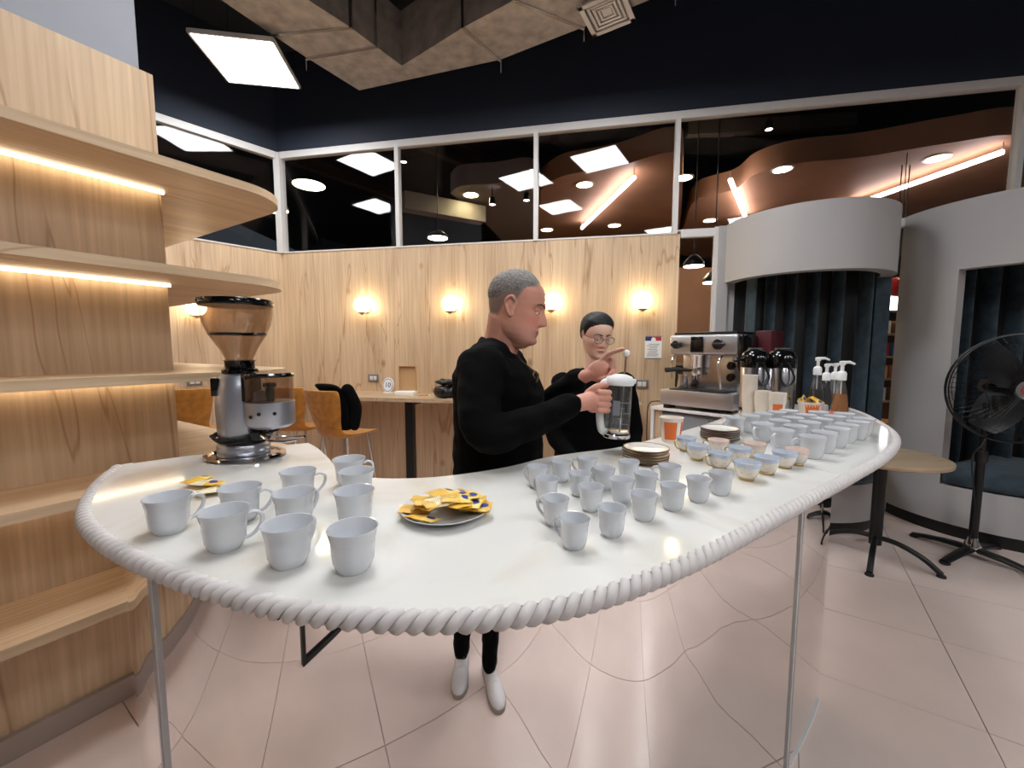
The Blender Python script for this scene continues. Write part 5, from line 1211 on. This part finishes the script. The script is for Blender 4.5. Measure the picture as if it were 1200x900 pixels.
# ---------------------------------------------------------------- photographer, seen only as a reflection in the mirrored front
PX, PY = -.10, -.40; po = thing('person', (PX, PY, 0), 'person in black trousers and white sneakers reflected in the mirrored counter front', 'person')
fp_ = Vector((.05, 1, 0)).normalized(); lp2 = Vector((-fp_.y, fp_.x, 0)); pc = Vector((-.06, -.40, 1.60)); Mq = frame(Vector((.1, 1, -.12)))
feet = ((-.235, -.27), (-.055, -.19))
body = MB(); b2 = grid_mb(head_grid(nz=50, nt=60), Mq, pc); body.add(b2.v, b2.f)
for s in (-1, 1): ear(body, Mq, pc, s)
nk = Vector((PX, PY, 1.36)); body.limb([nk, pc + Mq @ Vector((-.03, 0, -.05))], [.06, .058])
torso(body, (PX, PY), fp_, [(.88, 0, .09, .14), (1.1, 0, .09, .13), (1.33, 0, .08, .15), (1.40, 0, .05, .08)])
pa = []
for s in (1, -1):
    a = Vector((PX, PY, 1.36)) + lp2 * (s * .17); e = Vector((PX, PY, 1.14)) + lp2 * (s * .22) + fp_ * .06; h = Vector((-s * .085, -.085, 1.42)); pa.append((a, e, h))
    body.limb([a, e, h], [.04, .034, .026]); pk = Vector((-s * .072, -.052, 1.45)); body.ell(pk, (.022, .022, .04))
    for i in range(4): z = 1.475 - .016 * i; finger(body, [(pk.x, pk.y + .01, z), (-s * .078, -.028, z), (-s * .062, -.0135, z), (-s * .045, -.0125, z)], .0075, .006)
    finger(body, [(pk.x, pk.y - .015, 1.44), (-s * .062, -.058, 1.455), (-s * .048, -.045, 1.462)], .009, .007)
legs(body, (PX, PY), fp_, feet, .90, (.07, .045, .035))
finish(remesh(body, .005, 2), 'body', 'skin', po, tone_fn(Mq, pc, 1, S(206, 156, 132), S(176, 108, 96)))
hair_shell(po, Mq, pc, 1, line_m, .016, 'hair_black', fade=.02); eyes(po, Mq, pc, .985); brows(po, Mq, pc, 1, 'hair_black')
top = MB(); torso(top, (PX, PY), fp_, [(.86, 0, .125, .175), (1.0, 0, .12, .165), (1.15, 0, .12, .165), (1.3, 0, .12, .185), (1.37, -.005, .095, .18), (1.41, 0, .07, .10), (1.43, 0, .06, .07)])
for a, e, h in pa: top.limb([a, e, h.lerp(e, .14)], [.066, .052, .038], 18, 8); top.ell(a, (.075, .07, .06))
finish(remesh(top, .009, 3), 'jacket', 'black_knit', po, wrinkle=.005, wscale=14)
tro = MB(); torso(tro, (PX, PY), fp_, [(.78, 0, .10, .14), (.88, 0, .115, .16), (.97, 0, .11, .155)]); legs(tro, (PX, PY), fp_, feet, .86, (.095, .065, .050), .05); finish(remesh(tro, .008, 3), 'trousers', 'black_cloth', po, wrinkle=.006, wscale=20)
for ft, d in zip(feet, ((.02, 1), (.32, 1))): shoe(po, (ft[0], ft[1] - .02), d)
phn = thing('phone', (0, -.022, 1.42), 'black phone held up by the person facing the counter', 'phone'); MB().box((0, 0, .035), (.155, .008, .074), bev=.0035).build('case', 'gloss_black', phn); MB().box((0, -.0042, .035), (.145, .001, .066)).build('screen', 'gloss_black', phn, smooth=0)

# ================================================================== THE MALL BEYOND THE GLASS
mf = MB(); A = WC + WN * .14 - WD * 3; B = WC + WN * .14 + WD * 12
mf.prism([(A.x, A.y), (B.x, B.y), (B.x + 3, 24), (A.x - 5, 24)], -.2, -.004); struct(mf.build('floor_mall', 'mall_floor', smooth=0), 'pale mall floor beyond the glass', 'floor')
struct(MB().prism([(A.x - 5, A.y + .2), (B.x + 3, B.y + .2), (B.x + 3, 24), (A.x - 5, 24)], 6.2, 6.3).build('ceiling_mall', 'mall_dark', smooth=0), 'dark mall ceiling seen through the glass', 'ceiling')
struct(MB().box((2, 22, 3), (40, .2, 6.4)).build('wall_mall', 'mall_dark', smooth=0), 'dark far wall of the mall', 'wall')
SZ = 4.25
def soffit(name, pts, mt, label, z=SZ):
    P = [at(x, y, z) for x, y in pts]; P = spline(P + [P[0]], 5)[:-1]
    t = tag(MB().prism([(p.x, p.y) for p in P], z, z + .35).build(name, mt, smooth=30), label, 'ceiling panel'); return t
soffit('ceiling_raft', [(634, 222), (660, 206), (720, 196), (788, 178), (800, 200), (796, 270), (790, 296), (700, 298), (634, 296)], 'soffit_brown', 'brown curved ceiling raft with yellow downlights above the woman')
soffit('ceiling_raft', [(803, 262), (815, 236), (860, 222), (884, 205), (930, 192), (1010, 184), (1110, 168), (1198, 160), (1230, 200), (1230, 296), (1000, 300), (803, 300)], 'soffit_brown', 'long brown curved ceiling raft above the grey booths')
soffit('ceiling_raft', [(528, 227), (540, 218), (580, 215), (628, 213), (630, 250), (626, 290), (600, 292), (575, 268), (545, 240)], 'mall_grey', 'pale curved ceiling raft with spotlights above the man')
def beam(p, q, z, w, h, mt, label):
    a, b = at(*p, z), at(*q, z); d = (b - a).normalized(); n = Vector((-d.y, d.x, 0)) * w / 2
    tag(MB().prism([(v.x, v.y) for v in (a - n, b - n, b + n, a + n)], z, z + h).build('ceiling_beam', mt, smooth=0), label, 'beam')
for p, q, l in (((485, 170), (590, 215), 'dark ceiling beam crossing above the second clerestory window'), ((530, 165), (615, 198), 'slim dark ceiling beam near the mullion over the man'), ((338, 190), (470, 236), 'broad grey duct beam seen above the round pendant'), ((650, 165), (700, 200), 'dark ceiling beam beside the mirrored LED panel'), ((805, 160), (1000, 150), 'long dark ceiling beam over the booths')):
    beam(p, q, 5.2, .16, .22, 'mall_beam', l)
beam((472, 246), (566, 262), 3.9, .25, .3, 'mall_grey', 'pale bulkhead strip behind the hanging dome lamp')
def disc_light(px, py, label, z=SZ, r=.13, mt='downlight'):
    p = at(px, py, z); t = thing('downlight', (p.x, p.y, z), label, 'downlight', 'yellow downlights of the mall')
    MB().lathe([(r, -.012), (r * 1.25, -.012), (r * 1.25, .0), (r, .0)], 24, closed=True).build('trim_ring', 'white_frame', t); MB().lathe([(0, -.008), (r, -.008), (r, 0), (0, 0)], 24).build('lens', mt, t)
for x, y, l in ((552, 228, 'yellow downlight at the round end of the pale raft'), (685, 216, 'yellow downlight beside the upper end of the slanted tube'), (720, 264, 'yellow downlight by the lower end of the slanted tube'), (641, 269, 'yellow downlight below the mirrored LED panels'), (801, 208, 'yellow downlight behind the white mullion'), (832, 258, 'yellow downlight just above the narrow glass panel'), (917, 198, 'yellow downlight over the first grey booth'), (1098, 185, 'yellow downlight over the long slanted tube')):
    disc_light(x, y, l)
def tube_light(p, q, label, z=4.12):
    a, b = at(*p, z), at(*q, z); t = thing('tube_light', a, label, 'tube light'); o = Vector(a)
    MB().tube([a - o, b - o], .035, 12).build('tube', 'tube_pink', t)
    for v in (a, b): MB().tube([v - o + Vector((0, 0, .0)), v - o + Vector((0, 0, SZ - z))], .008, 6).build('bracket', 'white_frame', t)
tube_light((682, 267), (743, 208), 'slanted pink-white tube light under the brown raft above the woman')
tube_light((856, 211), (875, 258), 'short pink-white tube light beside the first booth top')
tube_light((1003, 239), (1175, 178), 'long pink-white tube light over the gap between booths')
def spot(px, py, label, z=3.95):
    p = at(px, py, z); t = thing('spotlight', (p.x, p.y, z), label, 'spotlight'); MB().tube([(0, 0, (SZ if z < SZ else 6.2) - z), (0, 0, .05)], .01, 6).build('stem', 'black_metal', t)
    MB().lathe([(.05, .12), (.06, .0), (.05, 0), (.04, .1)], 16, closed=True).build('can', 'plastic_black', t); MB().lathe([(0, .005), (.05, .005), (.05, .02), (0, .02)], 16).build('lens', 'spot_pink', t)
spot(577, 240, 'pink glowing spotlight under the pale raft'); spot(617, 235, 'pink glowing spotlight beside the white mullion'); spot(901, 152, 'small white spotlight high over the booths', 4.9); spot(473, 190, 'small white spotlight beside the mullion', 4.9)
def pendant(px, py, z, r, label, h=.12):
    p = at(px, py, z); t = thing('pendant_lamp', (p.x, p.y, z), label, 'pendant lamp'); MB().tube([(0, 0, h), (0, 0, 6.2 - z)], .006, 6).build('cord', 'black_metal', t)
    MB().lathe([(r, 0), (r * .96, h * .35), (r * .55, h * .8), (.03, h), (0, h)], 28).build('shade', 'black_metal', t, smooth=60); MB().lathe([(0, -.004), (r * .93, -.004), (r * .93, .01), (0, .01)], 28).build('diffuser', 'pendant_light', t)
pendant(362, 217, 3.9, .24, 'round glowing pendant lamp seen by the corner window'); pendant(513, 279, 3.15, .16, 'dome pendant lamp hanging behind the second clerestory window')
pendant(813, 312, 2.35, .11, 'small dome pendant lamp behind the narrow glass panel'); pendant(836, 331, 2.15, .11, 'small dome pendant lamp half hidden by the booth edge')
pendant(322, 246, 3.6, .2, 'round pendant lamp behind the corner post')
# shop fronts seen low through the glass
bw = dep(818, 350, 9.0); MB_ = MB().box((bw.x + .2, 9.3, 1.6), (2.6, .3, 3.2)); tag(MB_.build('shop_wall', 'soffit_brown', smooth=0), 'brown shop wall beyond the narrow glass panel', 'shop wall')
c_ = dep(822, 372, 8.8); kq = thing('shop_counter', (c_.x, c_.y, 0), 'dark shop counter beyond the narrow glass panel', 'counter'); MB().box((0, 0, .55), (1.6, .4, 1.1)).build('front', 'mall_dark', kq, smooth=0); MB().box((0, 0, 1.12), (1.7, .5, .04)).build('worktop', 'mall_grey', kq, smooth=0)
gx_ = dep(1050, 420, 7.2); gs = thing('display_shelf', (gx_.x, gx_.y, 0), 'shop display shelf of packets seen between the booths', 'display shelf')
for k in range(4): MB().box((0, 0, .55 + .38 * k), (1.3, .35, .03)).build('shelf_board', 'oak_table', gs, smooth=0)
for s in (-1, 1): MB().box((s * .65, 0, .95), (.03, .35, 1.9)).build('side_panel', 'oak_table', gs, smooth=0)
MB().box((0, .17, .95), (1.3, .02, 1.9)).build('back_panel', 'brown_pack', gs, smooth=0)
cols = ['pink_pack', 'yellow_pack', 'blue_print', 'red_gloss', 'brown_pack', 'paper_white']; q0 = 0
for k in range(4):
    for j in range(6):
        o = MB().box((0, 0, .11), (.13, .16, .22), bev=.008).build('goods_packet', cols[(j * 5 + k * 2) % 6]); o.location = (gx_.x - .5 + .2 * j, gx_.y - .04, .565 + .38 * k)
        tag(o, ('pink', 'yellow', 'blue', 'red', 'brown', 'white')[(j * 5 + k * 2) % 6] + ' goods packet on the display shelf between the booths', 'packet', 'packets on the display shelf')
sg = dep(1049, 356, 6.6); sn = thing('shop_sign', sg, 'lit white shop sign glimpsed between the booths', 'sign'); MB().box((0, 0, 0), (.7, .08, .26), bev=.01).build('case', 'mall_grey', sn); MB().box((0, -.042, 0), (.66, .01, .2)).build('lit_face', 'sign_light', sn, smooth=0)
for x in (-.06, .06): MB().tube([(x, 0, .12), (x, 0, 6.2 - sg.z)], .008, 6).build('hanger', 'black_metal', sn)
rd = dep(1051, 336, 6.2); rl = thing('red_lantern', rd, 'red round lantern hanging between the booths', 'lantern'); MB().ell((0, 0, 0), (.16, .16, .14), seg=24).build('shade', 'red_gloss', rl, smooth=80); MB().tube([(0, 0, .13), (0, 0, 6.2 - rd.z)], .006, 6).build('cord', 'black_metal', rl)
ch = dep(1045, 480, 5.6); cz = thing('plywood_chair', (ch.x, ch.y, 0), 'light plywood chair in the mall between the booths', 'chair', rz=.6)
MB().box((0, 0, .45), (.4, .4, .025), bev=.008).build('seat', 'orange_ply', cz); MB().box((0, .2, .72), (.38, .02, .26), Matrix.Rotation(-.15, 3, 'X'), bev=.008).build('backrest', 'orange_ply', cz)
for sx in (-1, 1):
    for sy_ in (-1, 1): MB().tube([(sx * .15, sy_ * .15, .45), (sx * .19, sy_ * .19, 0)], .013, 8).build('leg', 'orange_ply', cz)
    MB().tube([(sx * .15, .18, .45), (sx * .15, .22, .62)], .012, 8).build('back_post', 'orange_ply', cz)
# ================================================================== TABLE BEHIND THE PHOTOGRAPHER (mirrored in the counter front)
wt = thing('side_table', (-1.34, -.40, 0), 'white topped table on black frame legs mirrored in the counter front', 'table', rz=.35)
MB().box((0, 0, .73), (.6, .6, .03), bev=.005).build('tabletop', 'white_laminate', wt)
for s in (-1, 1):
    for y in (-.24, .24): MB().box((s * .24, y, .36), (.03, .03, .715)).build('leg', 'black_metal', wt, smooth=0)
    MB().box((s * .24, 0, .015), (.03, .5, .03)).build('foot_rail', 'black_metal', wt, smooth=0); MB().box((s * .24, 0, .70), (.03, .5, .03)).build('top_rail', 'black_metal', wt, smooth=0)
